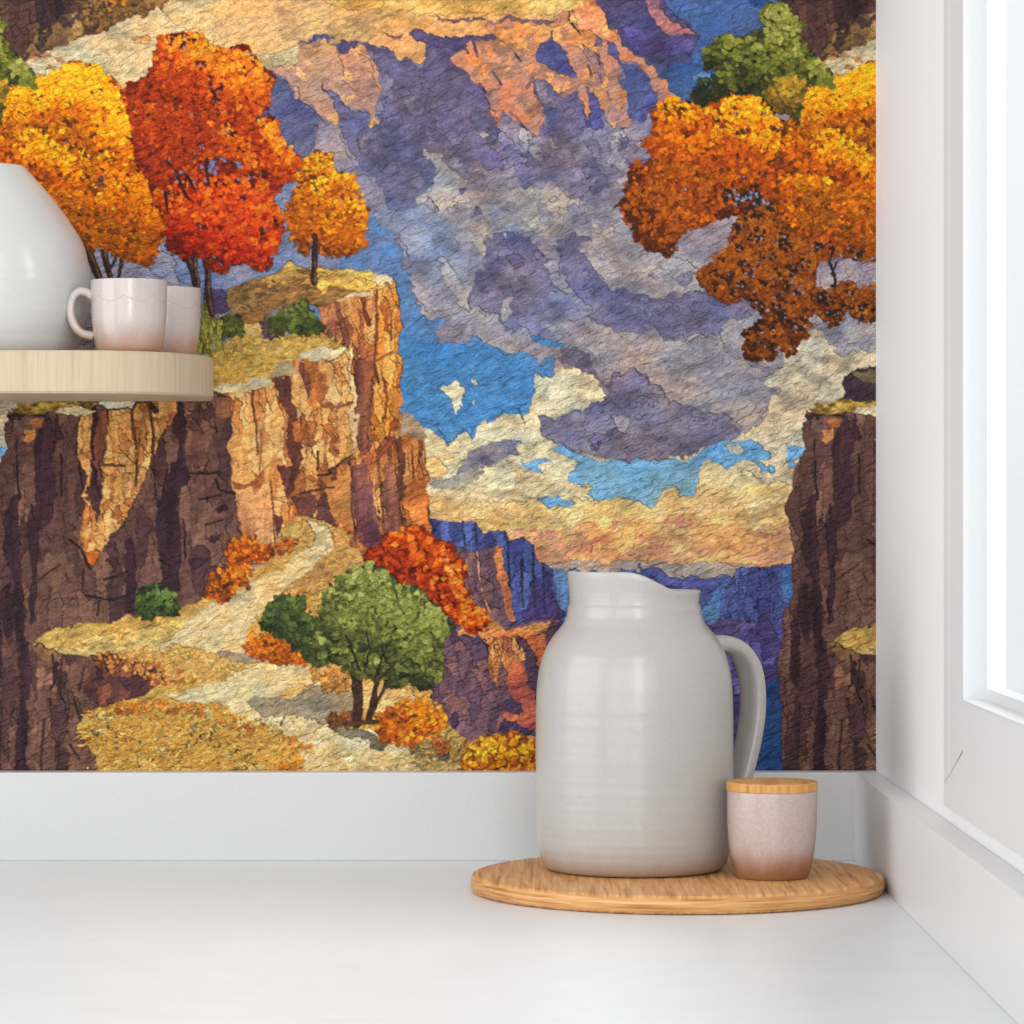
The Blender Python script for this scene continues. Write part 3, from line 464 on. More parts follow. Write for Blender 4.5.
rock([(88, 478), (92, 476), (90, 500), (98, 520), (100, 500), (104, 480), (103, 466), (107, 440), (109, 410), (134, 408), (138, 402), (152, 402), (180, 400), (176, 414), (164, 436), (156, 452), (150, 468), (142, 484), (136, 498), (126, 520), (112, 537), (101, 555), (92, 569), (88, 556), (82, 546), (80, 530), (84, 505)], SL, (8, 15), seed=72)
poly([(98, 412), (106, 410), (110, 436), (104, 442), (102, 470), (104, 485), (99, 490), (96, 460), (96, 430)], (146, 82, 58), (112, 68, 60), mott=.12, field='vert')
poly([(89, 490), (96, 486), (99, 510), (98, 522), (91, 508)], (84, 54, 58), mott=.1)
for q in ([(131, 405), (134, 430), (138, 452), (136, 486)], [(149, 403), (152, 420), (154, 440), (152, 466)]): line(q, 3.2, (104, 56, 44), .7)
line([(137, 430), (138, 458)], 2.5, (196, 104, 44)); line([(144, 410), (146, 440)], 1.3, (196, 130, 66)); line([(104, 464), (124, 466)], 2, (120, 72, 48)); line([(152, 406), (156, 412)], 5, (60, 40, 40))
poly([(88, 553), (100, 553), (92, 569)], (186, 92, 36), mott=.1)
poly([(25, 428), (36, 426), (36, 436), (31, 445), (27, 440)], (226, 154, 92), mott=.06); poly([(28, 422), (44, 420), (44, 427), (34, 428)], (206, 124, 70), mott=.06); poly([(13, 420), (24, 420), (24, 432), (15, 430)], (116, 92, 78), mott=.06)
poly([(8, 414), (48, 412), (46, 418), (10, 419)], (54, 36, 42), mott=.06)
poly([(50, 412), (60, 409), (76, 407), (90, 409), (95, 413), (90, 418), (72, 418), (58, 416)], (214, 198, 160), mott=.06)
poly([(97, 403), (110, 400), (136, 400), (132, 407), (110, 409), (100, 407)], (214, 202, 168), mott=.06)
poly([(10, 412), (20, 407), (34, 403), (60, 398), (95, 396), (96, 405), (78, 407), (60, 409), (48, 413), (30, 418), (14, 414)], (172, 136, 54), (150, 118, 46), mott=.16, field='fine', tint=(204, 166, 80))
poly([(46, 375), (58, 370), (78, 366), (96, 360), (96, 398), (60, 402), (47, 402)], (74, 52, 58), mott=.16, tint=(46, 34, 50)); poly([(54, 372), (70, 370), (96, 366), (96, 380), (78, 388), (60, 380)], (112, 96, 70), mott=.12)
# --- lower terrace
TER = [(35, 643), (42, 636), (56, 628), (97, 622), (146, 615), (187, 606), (223, 593), (252, 574), (275, 556), (287, 530), (294, 516), (304, 514), (318, 518), (335, 525), (357, 545), (372, 566), (400, 600), (432, 660), (432, 690), (440, 716), (455, 728), (472, 742), (500, 735), (545, 740), (545, 800), (90, 800), (72, 740), (84, 716), (104, 704), (140, 695), (166, 682), (150, 668), (95, 655), (60, 655)]
poly(TER, (222, 176, 92), (216, 168, 84), mott=.11, field='diag', tint=(190, 142, 70))
poly([(290, 530), (304, 516), (318, 522), (312, 545), (290, 556), (276, 562)], (216, 176, 100), mott=.12, tint=(186, 136, 64))
poly([(334, 528), (358, 546), (370, 566), (360, 574), (340, 578), (320, 590), (300, 606), (284, 618), (268, 624), (270, 608), (284, 592), (300, 576), (318, 562), (332, 548)], (216, 162, 88), (206, 160, 90), mott=.13, tint=(186, 120, 56))
TG = [(236, 194, 104), (208, 150, 62), (230, 182, 86), (178, 120, 52), (242, 208, 126)]
grass([(45, 640), (97, 624), (187, 610), (250, 578), (290, 555), (300, 548), (290, 562), (250, 585), (220, 600), (150, 622), (60, 645)], TG, dens=.11, ang=-.5, spread=.7, seed=20)
grass([(334, 530), (370, 566), (300, 606), (272, 622), (320, 562)], [(222, 160, 80), (196, 124, 56), (232, 186, 104), (176, 110, 54)], dens=.10, ang=-.6, spread=.7, seed=21)
grass([(284, 534), (302, 516), (316, 524), (308, 546), (270, 572)], [(226, 180, 96), (196, 130, 60), (236, 200, 116)], dens=.10, ang=-.6, spread=.7, seed=22)
# pale path
PATH = [(306, 517), (320, 521), (332, 530), (333, 548), (318, 564), (298, 577), (281, 594), (266, 610), (248, 628), (244, 643), (262, 652), (292, 660), (312, 668), (356, 688), (356, 700), (330, 716), (350, 728), (374, 737), (410, 752), (420, 765), (440, 800), (300, 800), (302, 762), (296, 740), (272, 728), (246, 718), (216, 706), (172, 702), (164, 696), (186, 688), (208, 682), (238, 674), (262, 662), (240, 656), (206, 652), (176, 646), (140, 652), (112, 650), (90, 650), (116, 640), (150, 634), (188, 620), (222, 600), (256, 581), (288, 565), (311, 546), (316, 534)]
poly(PATH, (226, 202, 150), (230, 206, 152), mott=.08, field='diag', tint=(214, 182, 122))
blots(PATH, [(236, 214, 164), (212, 180, 122), (238, 220, 176), (220, 192, 134)], 60, (4, 14), .4, seed=30, field='diag', mott=.05, keep=True)
poly([(60, 650), (90, 640), (140, 628), (188, 618), (170, 640), (140, 652), (112, 654), (80, 656)], (220, 178, 98), (224, 186, 112), mott=.09, field='diag')
grass([(64, 648), (140, 630), (180, 624), (170, 640), (140, 650)], TG, dens=.06, ang=-.2, spread=.5, seed=94)
poly([(246, 702), (258, 697), (280, 699), (302, 694), (314, 684), (336, 688), (354, 692), (356, 718), (334, 724), (322, 726), (300, 716), (280, 716), (262, 718), (254, 710)], (160, 142, 112), (150, 132, 106), mott=.09, field='diag', tint=(172, 150, 116))
poly([(278, 694), (300, 688), (312, 692), (290, 700)], (216, 176, 104), mott=.1)
poly([(218, 652), (236, 650), (262, 656), (266, 662), (240, 662), (222, 660)], (158, 142, 118), mott=.06)
poly([(330, 728), (345, 728), (372, 736), (390, 744), (384, 752), (366, 742), (346, 736)], (128, 112, 86), mott=.1)
# brown under-ledge
LEDGE = [(38, 642), (60, 652), (94, 656), (112, 656), (132, 662), (164, 674), (160, 686), (140, 697), (104, 707), (84, 722), (76, 730), (86, 744), (98, 758), (96, 800), (36, 800), (36, 700)]
rock(LEDGE, [(4, (126, 88, 72)), (3, (108, 74, 64)), (2, (86, 56, 54)), (1, (140, 98, 74))], (13, 18), seed=81)
poly([(38, 642), (60, 652), (58, 660), (46, 664), (38, 655)], (138, 96, 62), mott=.12)
rock([(94, 656), (112, 655), (134, 660), (164, 672), (162, 684), (146, 694), (124, 700), (104, 706), (90, 700), (84, 684), (96, 672)], [(3, (112, 64, 54)), (3, (92, 54, 54)), (2, (134, 78, 58)), (1, (70, 42, 50))], (11, 13), seed=82)
foliage([(94, 657), (112, 652), (150, 650), (190, 664), (207, 662), (206, 680), (184, 684), (166, 686), (140, 676), (128, 668), (110, 672)], [(120, 64, 34), (184, 110, 50), (216, 150, 76), (226, 180, 104)], None, dens=.07, r=(1.6, 3.4), clump=14, seed=31)
foliage([(118, 652), (166, 648), (210, 660), (240, 662), (242, 670), (215, 682), (190, 682), (168, 674)], [(196, 146, 76), (216, 168, 90), (230, 192, 116)], None, dens=.05, r=(1.6, 3.2), clump=14, seed=32)
for q in ([(52, 655), (56, 680), (50, 690)], [(62, 660), (60, 690), (66, 710)], [(50, 700), (58, 730), (56, 760)], [(74, 700), (80, 720)], [(44, 720), (40, 790)], [(84, 668), (80, 690)], [(60, 735), (58, 790)], [(70, 745), (80, 760)]): line(q, 2.4, (62, 38, 42), .7)
poly([(50, 660), (58, 656), (58, 676), (52, 684), (49, 672)], (66, 42, 46), mott=.1); poly([(52, 706), (62, 700), (66, 722), (60, 742), (52, 735), (48, 718)], (72, 46, 48), mott=.14)
# lower left golden bank
BANK = [(76, 730), (84, 716), (104, 706), (130, 700), (164, 698), (190, 704), (220, 706), (246, 718), (274, 730), (298, 742), (304, 762), (304, 800), (100, 800), (98, 758), (86, 744)]
poly(BANK, (226, 178, 84), (216, 164, 72), mott=.10, field='diag', tint=(196, 148, 70))
grass(BANK, [(238, 192, 94), (210, 148, 58), (232, 178, 76), (188, 124, 50), (244, 208, 120)], dens=.09, ang=-.3, spread=.6, seed=33)
blots(BANK, [(234, 192, 108), (216, 164, 80), (230, 182, 94), (236, 200, 120)], 50, (4, 12), .5, seed=92, field='diag', mott=.06, keep=True)
rsb = random.Random(93)
for _ in range(170): stamp(rsb.uniform(85, 300), rsb.uniform(708, 772), rsb.uniform(.8, 2), rsb.uniform(.6, 1.3), rsb.uniform(0, 3), C(rsb.choice(((150, 96, 40), (190, 120, 44), (120, 76, 40), (246, 214, 140)))), 3)
foliage([(104, 708), (120, 702), (150, 700), (182, 704), (215, 704), (224, 712), (200, 716), (150, 712), (120, 716)], [(150, 82, 36), (206, 120, 40), (226, 160, 70)], None, dens=.06, r=(1.6, 3.2), clump=12, seed=34)
foliage([(216, 716), (240, 718), (262, 728), (250, 736), (224, 730)], [(170, 100, 40), (216, 140, 56)], None, dens=.05, r=(1.5, 3), clump=10, seed=35)
foliage([(280, 764), (300, 756), (306, 770), (302, 790), (270, 790)], [(190, 96, 30), (228, 150, 40)], None, dens=.06, r=(1.6, 3), clump=10, seed=36)
foliage([(284, 740), (306, 738), (312, 748), (296, 754)], [(180, 96, 36), (226, 150, 60)], None, dens=.06, r=(1.6, 3), clump=10, seed=37)
grass([(300, 752), (420, 756), (470, 760), (470, 800), (300, 800)], [(222, 190, 120), (200, 160, 90), (232, 206, 140)], dens=.04, ang=-.1, spread=.4, seed=38)
grass([(418, 742), (450, 730), (466, 750), (464, 770), (420, 768)], [(216, 180, 100), (150, 124, 80), (110, 94, 74), (228, 190, 100)], dens=.09, ang=-.2, spread=.6, seed=39)
blots([(408, 744), (440, 740), (460, 756), (440, 768), (412, 764)], [(146, 124, 88), (124, 108, 84), (206, 176, 110)], 10, (3, 8), .6, seed=40)
# --- bushes on the terrace
RED = [(84, 20, 10), (140, 36, 10), (184, 54, 12), (212, 84, 16), (234, 128, 30)]
foliage([(132, 613), (140, 596), (155, 587), (170, 590), (178, 604), (177, 613), (154, 618)], [(40, 52, 26), (74, 96, 44), (108, 130, 62)], (52, 66, 34), r=(1.8, 3.4), seed=41)
foliage([(204, 594), (212, 584), (220, 568), (234, 562), (248, 566), (252, 578), (240, 592), (218, 600), (206, 600)], [(120, 54, 18), (190, 86, 18), (218, 116, 24), (232, 146, 40)], (150, 70, 22), r=(1.8, 3.4), clump=14, seed=42)
foliage([(226, 552), (234, 540), (250, 536), (264, 540), (272, 552), (262, 562), (240, 566), (228, 562)], [(120, 44, 14), (190, 74, 16), (218, 104, 20), (230, 132, 34)], (150, 66, 26), r=(1.8, 3.4), clump=14, seed=43)
foliage([(275, 548), (284, 540), (298, 540), (296, 550), (284, 556)], [(130, 58, 24), (190, 96, 34), (214, 130, 50)], (150, 76, 34), r=(1.6, 3), clump=10, seed=44)
foliage([(365, 556), (384, 541), (400, 532), (414, 527), (426, 536), (438, 545), (452, 550), (464, 570), (462, 585), (470, 604), (484, 614), (494, 624), (474, 632), (462, 630), (452, 622), (440, 608), (428, 602), (411, 588), (389, 582), (373, 569)], RED, (120, 34, 12), r=(1.9, 3.8), clump=24, light=(.9, -.7), seed=45, dens=.11)
foliage([(445, 560), (463, 572), (463, 586), (474, 606), (494, 622), (478, 632), (464, 622), (456, 600), (450, 580)], [(196, 84, 20), (226, 130, 30), (234, 160, 70)], None, r=(1.7, 3.2), clump=14, seed=46, dens=.06)
poly([(436, 606), (450, 616), (456, 634), (446, 640), (438, 625)], (84, 56, 72), mott=.12)
foliage([(244, 646), (254, 634), (270, 638), (288, 644), (308, 656), (307, 666), (275, 664), (256, 656)], [(160, 70, 18), (210, 102, 18), (234, 146, 30)], (180, 96, 30), r=(1.7, 3.2), clump=14, seed=47)
foliage([(310, 664), (330, 668), (352, 682), (350, 692), (330, 686), (312, 676)], [(150, 90, 40), (204, 140, 66), (220, 170, 90)], (186, 130, 66), r=(1.6, 3), seed=48)
poly([(352, 690), (372, 684), (392, 690), (412, 690), (424, 700), (400, 712), (380, 716), (360, 712)], (216, 170, 108), mott=.12, field='diag')
foliage([(326, 722), (334, 712), (350, 712), (352, 724), (338, 728)], [(110, 58, 30), (160, 96, 48)], (130, 76, 40), r=(1.6, 2.8), seed=49)
foliage([(371, 730), (384, 712), (402, 702), (410, 699), (434, 702), (442, 712), (448, 724), (440, 734), (424, 742), (406, 748), (389, 742)], [(140, 56, 16), (202, 92, 18), (226, 132, 24), (240, 172, 40)], (176, 90, 26), r=(1.8, 3.4), clump=15, light=(.6, -.8), seed=50)
foliage([(432, 742), (440, 736), (450, 744), (446, 754), (436, 756)], [(130, 70, 36), (190, 116, 50)], (160, 96, 46), r=(1.5, 2.8), seed=51)
foliage([(462, 760), (470, 746), (483, 738), (496, 740), (511, 734), (524, 742), (548, 752), (552, 800), (464, 800)], [(120, 56, 16), (186, 96, 18), (226, 146, 20), (242, 186, 40)], (150, 84, 26), r=(1.8, 3.6), clump=16, light=(.2, -1), seed=52)
# green tree
GREEN = [(42, 46, 24), (74, 80, 36), (110, 116, 50), (144, 150, 68), (172, 176, 98)]
line([(357, 675), (358, 700), (357, 724)], 9, (64, 42, 34), 1.1); line([(378, 680), (374, 700), (368, 722)], 5.5, (60, 40, 34), 1.1); line([(386, 688), (378, 702), (372, 716)], 3, (66, 44, 36)); line([(350, 668), (355, 680)], 5, (56, 38, 30))
line([(346, 724), (378, 722)], 5, (84, 54, 36))
foliage([(261, 629), (266, 610), (276, 598), (284, 594), (294, 600), (303, 600), (308, 616), (318, 624), (326, 640), (320, 656), (308, 660), (296, 646), (284, 640)], [(36, 46, 24), (66, 82, 38), (98, 114, 54)], (56, 68, 36), r=(2, 3.8), clump=15, seed=53, holes=[(304, 630, 7, 9), (292, 618, 4, 4)])
CROWN = [(324, 596), (332, 584), (342, 577), (354, 568), (366, 564), (380, 570), (390, 575), (396, 586), (402, 588), (414, 590), (424, 595), (436, 607), (446, 618), (451, 632), (440, 643), (444, 658), (444, 670), (434, 686), (424, 688), (411, 684), (400, 688), (387, 688), (379, 680), (366, 679), (348, 678), (340, 664), (332, 660), (322, 668), (310, 664), (306, 650), (314, 636), (320, 622)]
foliage(CROWN, GREEN, (60, 72, 38), r=(2.2, 4.2), clump=30, light=(.45, -1), seed=54, dens=.075, jit=.16, bias=-.02, holes=[(356, 664, 6, 5), (330, 655, 4, 3)])
for q in ([(360, 672), (352, 650), (346, 636)], [(364, 672), (370, 650), (366, 630)], [(376, 676), (384, 655), (392, 640)], [(380, 680), (398, 660)]): line(q, 2.4, (40, 34, 26), .5)
foliage([(330, 600), (350, 576), (370, 568), (392, 578), (420, 595), (440, 612), (446, 630), (420, 640), (400, 626), (380, 632), (350, 624), (334, 630)], GREEN[1:], None, r=(2, 3.8), clump=22, light=(.5, -1), seed=55, dens=.045, bias=.08)
# --- upper left trees
TRK = (52, 36, 34)
YEL = [(104, 44, 8), (176, 74, 6), (224, 106, 6), (246, 144, 6), (255, 192, 30)]
REDT = [(96, 24, 10), (150, 42, 10), (186, 58, 10), (212, 86, 12), (236, 128, 26)]
REDB = [(116, 24, 10), (168, 36, 10), (202, 52, 12), (222, 84, 18), (234, 118, 26)]
ORG = [(110, 52, 12), (166, 78, 12), (204, 98, 12), (228, 132, 16), (246, 182, 36)]
for q, w in (([(82, 236), (92, 260), (100, 280)], 8), ([(102, 236), (106, 262), (112, 280)], 6), ([(122, 258), (119, 280)], 4), ([(116, 256), (110, 272)], 3), ([(180, 240), (190, 262), (198, 290)], 8), ([(196, 250), (195, 270), (199, 290)], 5), ([(204, 245), (208, 275), (209, 296), (212, 315)], 7), ([(316, 225), (315, 255), (314, 283)], 6)):
    line(q, w, TRK, .9); line([(a+w*.18, b) for a, b in q], w*.3, (104, 74, 58), .9, edge=False)
# right hand cluster (it is the left part of the yellow tree in the next repeat)
RC1 = [(654, 118), (661, 106), (671, 99), (684, 104), (693, 108), (704, 103), (717, 102), (732, 92), (744, 93), (756, 95), (767, 108), (777, 122), (796, 127), (812, 130), (830, 140), (846, 150), (880, 150), (880, 214), (860, 208), (830, 215), (812, 210), (790, 206), (762, 200), (742, 212), (727, 217), (707, 220), (690, 228), (678, 237), (666, 255), (652, 250), (636, 240), (634, 224), (620, 207), (627, 195), (634, 164), (656, 161), (646, 147), (652, 132)]
poly([(735, 190), (880, 190), (880, 300), (800, 320), (740, 260), (716, 215)], (146, 138, 156), (150, 142, 160), mott=.08, tint=(166, 156, 160), keep=True)
RC2 = [(742, 214), (760, 208), (800, 200), (880, 205), (880, 258), (852, 258), (838, 252), (824, 262), (816, 272), (814, 288), (826, 292), (842, 285), (852, 282), (862, 290), (878, 284), (880, 316), (866, 322), (850, 311), (841, 316), (832, 330), (826, 318), (812, 312), (808, 335), (796, 343), (791, 358), (783, 348), (776, 356), (762, 358), (748, 362), (745, 332), (758, 326), (772, 308), (760, 309), (745, 298), (725, 302), (712, 296), (704, 284), (698, 280), (703, 270), (718, 258), (730, 240), (736, 226)]
DORG = [(46, 22, 14), (92, 42, 10), (136, 64, 10), (164, 82, 14), (186, 104, 26)]
foliage(RC2, DORG, None, r=(1.9, 3.8), clump=22, seed=60, dens=.15, jit=.2, bias=-.05, holes=[(826, 272, 10, 12), (858, 270, 16, 9), (756, 286, 4, 3), (790, 276, 8, 4), (775, 300, 4, 3), (772, 335, 4, 4), (762, 345, 3, 3), (800, 292, 6, 3), (812, 300, 4, 4)])
for q, w in (([(880, 238), (856, 228), (838, 240), (822, 248), (800, 262), (775, 270)], 4), ([(838, 240), (830, 262), (836, 280), (834, 310)], 2.6), ([(880, 220), (850, 212), (820, 205)], 4), ([(850, 255), (838, 262), (832, 275)], 2), ([(800, 262), (785, 285), (780, 310), (788, 340)], 2)): line(q, w, (40, 28, 30), .6)
foliage(RC2, DORG[1:], None, r=(1.8, 3.4), clump=20, seed=61, dens=.05, jit=.2, holes=[(826, 272, 10, 12), (858, 270, 16, 9)])
foliage(RC1, [(84, 34, 10), (152, 60, 8), (200, 84, 8), (232, 120, 8), (252, 176, 24)], (140, 60, 12), r=(1.9, 3.8), clump=34, light=(.15, -1), seed=62, dens=.11, jit=.15, bias=-.1, holes=[(742, 196, 16, 7), (715, 207, 10, 7), (768, 178, 6, 4)])
foliage([(705, 112), (733, 96), (756, 98), (772, 116), (796, 132), (812, 150), (798, 162), (770, 152), (745, 140), (720, 130)], YEL[2:], None, r=(1.8, 3.2), clump=16, seed=63, dens=.07, bias=.1)
foliage([(660, 112), (672, 101), (692, 108), (700, 118), (690, 128), (668, 124)], YEL[2:], None, r=(1.8, 3.2), clump=12, seed=64, dens=.07, bias=.05)
def pockets(pts, n, dark, gap, seed):
    rs = random.Random(seed); xs = [p[0] for p in pts]; ys = [p[1] for p in pts]; k = 0
    while k < n:
        x, y = rs.uniform(min(xs), max(xs)), rs.uniform(min(ys), max(ys))
        if not inside(pts, np.array([x]), np.array([y]))[0]: continue
        k += 1
        for _ in range(rs.randint(2, 5)): stamp(x+rs.gauss(0, 3), y+rs.gauss(0, 2.5), rs.uniform(1.2, 3), rs.uniform(1, 2.4), rs.uniform(0, 3), C(dark)*rs.uniform(.8, 1.3), 3)
        if gap is not None and rs.random() < .6: stamp(x+rs.gauss(0, 1.5), y+rs.gauss(0, 1.5), rs.uniform(.8, 1.9), rs.uniform(.7, 1.5), rs.uniform(0, 3), C(gap)*rs.uniform(.85, 1.1), 3)
pockets(RC2, 110, (48, 28, 22), (150, 142, 160), 3)
pockets(RC1, 26, (92, 42, 16), (140, 140, 168), 4)
foliage([(636, 166), (660, 160), (720, 170), (740, 196), (700, 218), (668, 250), (640, 232), (624, 206)], [(120, 54, 12), (168, 78, 14), (196, 98, 16)], None, r=(1.8, 3.2), clump=14, seed=86, dens=.05)
for _ in range(26): stamp(random.uniform(722, 762), random.gauss(197, 6), random.uniform(1.5, 4), random.uniform(1.2, 3), random.random()*3, (52, 32, 24), 4)
for _ in range(14): stamp(random.uniform(730, 760), random.gauss(197, 4), random.uniform(1, 2.4), random.uniform(1, 1.8), random.random()*3, (130, 150, 180), 3)
# the yellow tree
YT = [(-6, 122), (-4, 112), (4, 90), (10, 84), (17, 82), (28, 91), (38, 82), (50, 77), (61, 75), (70, 62), (84, 66), (97, 65), (101, 78), (115, 87), (120, 100), (130, 117), (138, 132), (135, 150), (137, 170), (150, 175), (153, 190), (165, 207), (166, 226), (156, 242), (158, 254), (150, 270), (135, 262), (120, 258), (107, 248), (90, 244), (70, 250), (40, 246), (0, 230), (-20, 216), (-20, 150)]
foliage(YT, YEL, (150, 78, 12), r=(2, 3.9), clump=32, light=(.35, -1), seed=65, dens=.115, jit=.17, bias=-.02, holes=[(68, 141, 4, 7, 1), (102, 184, 6, 6, 1), (84, 210, 4, 4, 1), (86, 117, 3, 3)], hole_col=(74, 70, 96))
foliage([(10, 88), (40, 82), (70, 66), (98, 68), (118, 92), (136, 132), (126, 150), (100, 122), (80, 100), (50, 112), (20, 120), (0, 112)], YEL[2:], None, r=(1.9, 3.4), clump=18, seed=66, dens=.075, bias=.12)
foliage([(18, 140), (32, 128), (52, 138), (66, 152), (84, 150), (96, 168), (92, 186), (60, 170), (34, 162), (16, 156)], YEL[2:], None, r=(1.9, 3.4), clump=16, seed=67, dens=.07, bias=.06)
foliage([(110, 130), (136, 140), (136, 168), (120, 172), (104, 156)], YEL[1:], None, r=(1.9, 3.4), clump=14, seed=68, dens=.06, bias=.06)
foliage([(108, 172), (136, 172), (152, 190), (164, 212), (160, 236), (138, 226), (116, 214), (104, 196)], YEL[1:4], None, r=(1.9, 3.4), clump=16, seed=69, dens=.06, bias=.1)
foliage([(20, 125), (60, 115), (86, 112), (92, 122), (70, 132), (50, 126), (30, 132)], YEL[:3], None, r=(1.9, 3.4), clump=16, seed=70, dens=.06, bias=.1)
foliage([(0, 176), (40, 186), (80, 200), (130, 230), (160, 240), (150, 266), (120, 256), (60, 246), (0, 230)], [(120, 58, 10), (172, 88, 12), (204, 116, 18)], None, r=(1.9, 3.4), clump=14, seed=87, dens=.06)
foliage([(-4, 122), (30, 118), (84, 116), (96, 150), (100, 196), (84, 176), (66, 150), (40, 136), (10, 142)], [(130, 62, 10), (186, 92, 10), (216, 120, 14)], None, r=(1.9, 3.4), clump=14, seed=88, dens=.055)
pockets(YT, 34, (108, 52, 12), None, 5)
foliage([(-4, 98), (20, 86), (70, 66), (100, 70), (134, 122), (128, 140), (104, 110), (70, 98), (30, 110)], YEL[3:], None, r=(1.8, 3.2), clump=14, seed=89, dens=.05, bias=.1)
foliage([(20, 138), (34, 129), (52, 139), (66, 153), (60, 164), (36, 150)], YEL[3:], None, r=(1.8, 3.2), clump=10, seed=90, dens=.06)
# olive bush at the top right
OL = [(40, 42, 20), (76, 78, 26), (112, 114, 38), (146, 146, 58), (170, 166, 84)]
OB = [(705, 52), (714, 42), (725, 37), (735, 34), (743, 42), (757, 36), (765, 30), (760, 16), (770, 6), (782, 3), (793, 15), (801, 25), (803, 42), (811, 52), (820, 62), (832, 73), (830, 88), (816, 82), (805, 87), (797, 114), (780, 112), (768, 100), (755, 93), (735, 92), (717, 102), (702, 104), (690, 96), (702, 86), (716, 88), (712, 74), (705, 66)]
foliage(OB, OL, (60, 66, 30), r=(2.2, 4.4), clump=26, light=(.5, -1), seed=71, dens=.08, jit=.17, bias=-.17)
foliage([(765, 30), (764, 14), (782, 6), (798, 22), (801, 42), (810, 58), (790, 62), (770, 52)], OL[2:], None, r=(2.2, 4.2), clump=16, seed=72, dens=.06)
foliage([(768, 90), (782, 78), (798, 74), (806, 82), (797, 112), (778, 114), (770, 102)], [(90, 66, 20), (150, 112, 32), (190, 146, 44)], None, r=(2, 3.8), clump=16, seed=73, dens=.09)
# red tree
RT = [(121, 96), (131, 86), (150, 78), (154, 66), (155, 52), (160, 38), (180, 37), (190, 34), (198, 30), (206, 46), (214, 50), (230, 48), (247, 52), (261, 66), (271, 82), (268, 100), (260, 116), (273, 122), (281, 137), (288, 150), (300, 162), (294, 180), (276, 190), (272, 200), (282, 214), (281, 238), (272, 254), (264, 270), (255, 265), (236, 262), (222, 274), (214, 271), (200, 255), (186, 258), (172, 252), (164, 236), (166, 216), (154, 200), (150, 180), (138, 166), (136, 142), (130, 118)]
foliage(RT, REDT, (126, 34, 10), r=(2, 4), clump=30, light=(.6, -1), seed=74, dens=.115, jit=.18, bias=-.03, holes=[(216, 165, 17, 9, 1), (198, 150, 7, 8, 1), (178, 175, 6, 8, 1), (196, 192, 8, 6, 1), (240, 164, 7, 4, 1), (252, 178, 4, 6, 1)], hole_col=(112, 126, 172))
foliage([(158, 46), (180, 38), (198, 31), (208, 48), (232, 50), (250, 54), (270, 84), (266, 104), (244, 92), (220, 82), (200, 70), (180, 52)], [(206, 80, 10), (232, 122, 20), (244, 162, 40)], None, r=(1.9, 3.4), clump=16, seed=75, dens=.075, bias=.05)
foliage([(258, 118), (274, 124), (284, 140), (298, 160), (288, 168), (270, 146), (256, 132)], [(206, 80, 10), (232, 122, 20), (244, 162, 40)], None, r=(1.9, 3.2), clump=12, seed=76, dens=.07)
foliage([(172, 186), (200, 180), (232, 178), (262, 186), (276, 200), (281, 222), (278, 242), (262, 262), (240, 258), (222, 270), (206, 252), (184, 254), (168, 240), (168, 216)], REDB, (150, 30, 12), r=(2, 3.9), clump=30, light=(.4, -1), seed=77, dens=.10, jit=.16, bias=.05)
for q in ([(186, 175), (196, 190)], [(206, 160), (208, 182)], [(176, 172), (184, 190), (190, 200)], [(166, 190), (168, 214)], [(182, 140), (186, 158)]): line(q, 3.6, (46, 26, 26), .7)
pockets(RT, 40, (84, 26, 16), (120, 128, 168), 6)
foliage([(124, 98), (150, 82), (170, 70), (196, 90), (220, 110), (214, 150), (180, 170), (160, 196), (140, 160)], [(130, 36, 10), (168, 50, 10), (192, 64, 12)], None, r=(1.9, 3.4), clump=14, seed=91, dens=.05)
# small orange tree
OT = [(294, 176), (301, 170), (308, 158), (316, 153), (331, 155), (338, 173), (351, 176), (362, 190), (362, 204), (369, 217), (364, 232), (366, 247), (356, 254), (342, 254), (330, 257), (322, 248), (312, 242), (306, 251), (296, 250), (291, 232), (285, 222), (286, 208), (296, 192)]
foliage(OT, ORG, (160, 80, 14), r=(1.9, 3.5), clump=22, light=(.6, -1), seed=78, dens=.11, jit=.18, bias=.05)
line([(315, 236), (315, 258)], 5, TRK)
mural = finish()
# ------------------------------------------------------------------ the place
import bpy, bmesh, math
from mathutils import Vector
COL = bpy.context.scene.collection
F = 3300.0                      # focal length in pixels of the 1024 frame
ZC = 0.900                      # worktop height
CAMZ = ZC+.3195                 # lens height
D = 3.08                        # distance lens to mural wall
XR = .3397                      # right wall
S = F/D                         # pixels per metre on the mural wall
GAIN = 1.13                     # mural albedo per display value

# ---------------------------------------------------------------- helpers
def srgb(c):
    v = [x/255. for x in c]
    return tuple(x/12.92 if x <= .04045 else ((x+.055)/1.055)**2.4 for x in v)+(1.,)

def mat(name, col=(200, 200, 200), rough=.5, spec=.5, coat=0.):
    m = bpy.data.materials.new(name); m.use_nodes = True
    b = m.node_tree.nodes['Principled BSDF']
    b.inputs['Base Color'].default_value = srgb(col); b.inputs['Roughness'].default_value = rough
    b.inputs['Specular IOR Level'].default_value = spec; b.inputs['Coat Weight'].default_value = coat
    return m, m.node_tree, b

def N(t, kind, **kw):
    n = t.nodes.new(kind)
    for k, v in kw.items():
        if k in n.inputs: n.inputs[k].default_value = v
        else: setattr(n, k, v)
    return n

def coords(t, scale=(1, 1, 1), rot=(0, 0, 0)):
    tc = t.nodes.new('ShaderNodeTexCoord'); mp = t.nodes.new('ShaderNodeMapping')
    mp.inputs['Scale'].default_value = scale; mp.inputs['Rotation'].default_value = rot
    t.links.new(tc.outputs['Object'], mp.inputs['Vector'])
    return mp.outputs['Vector'], tc

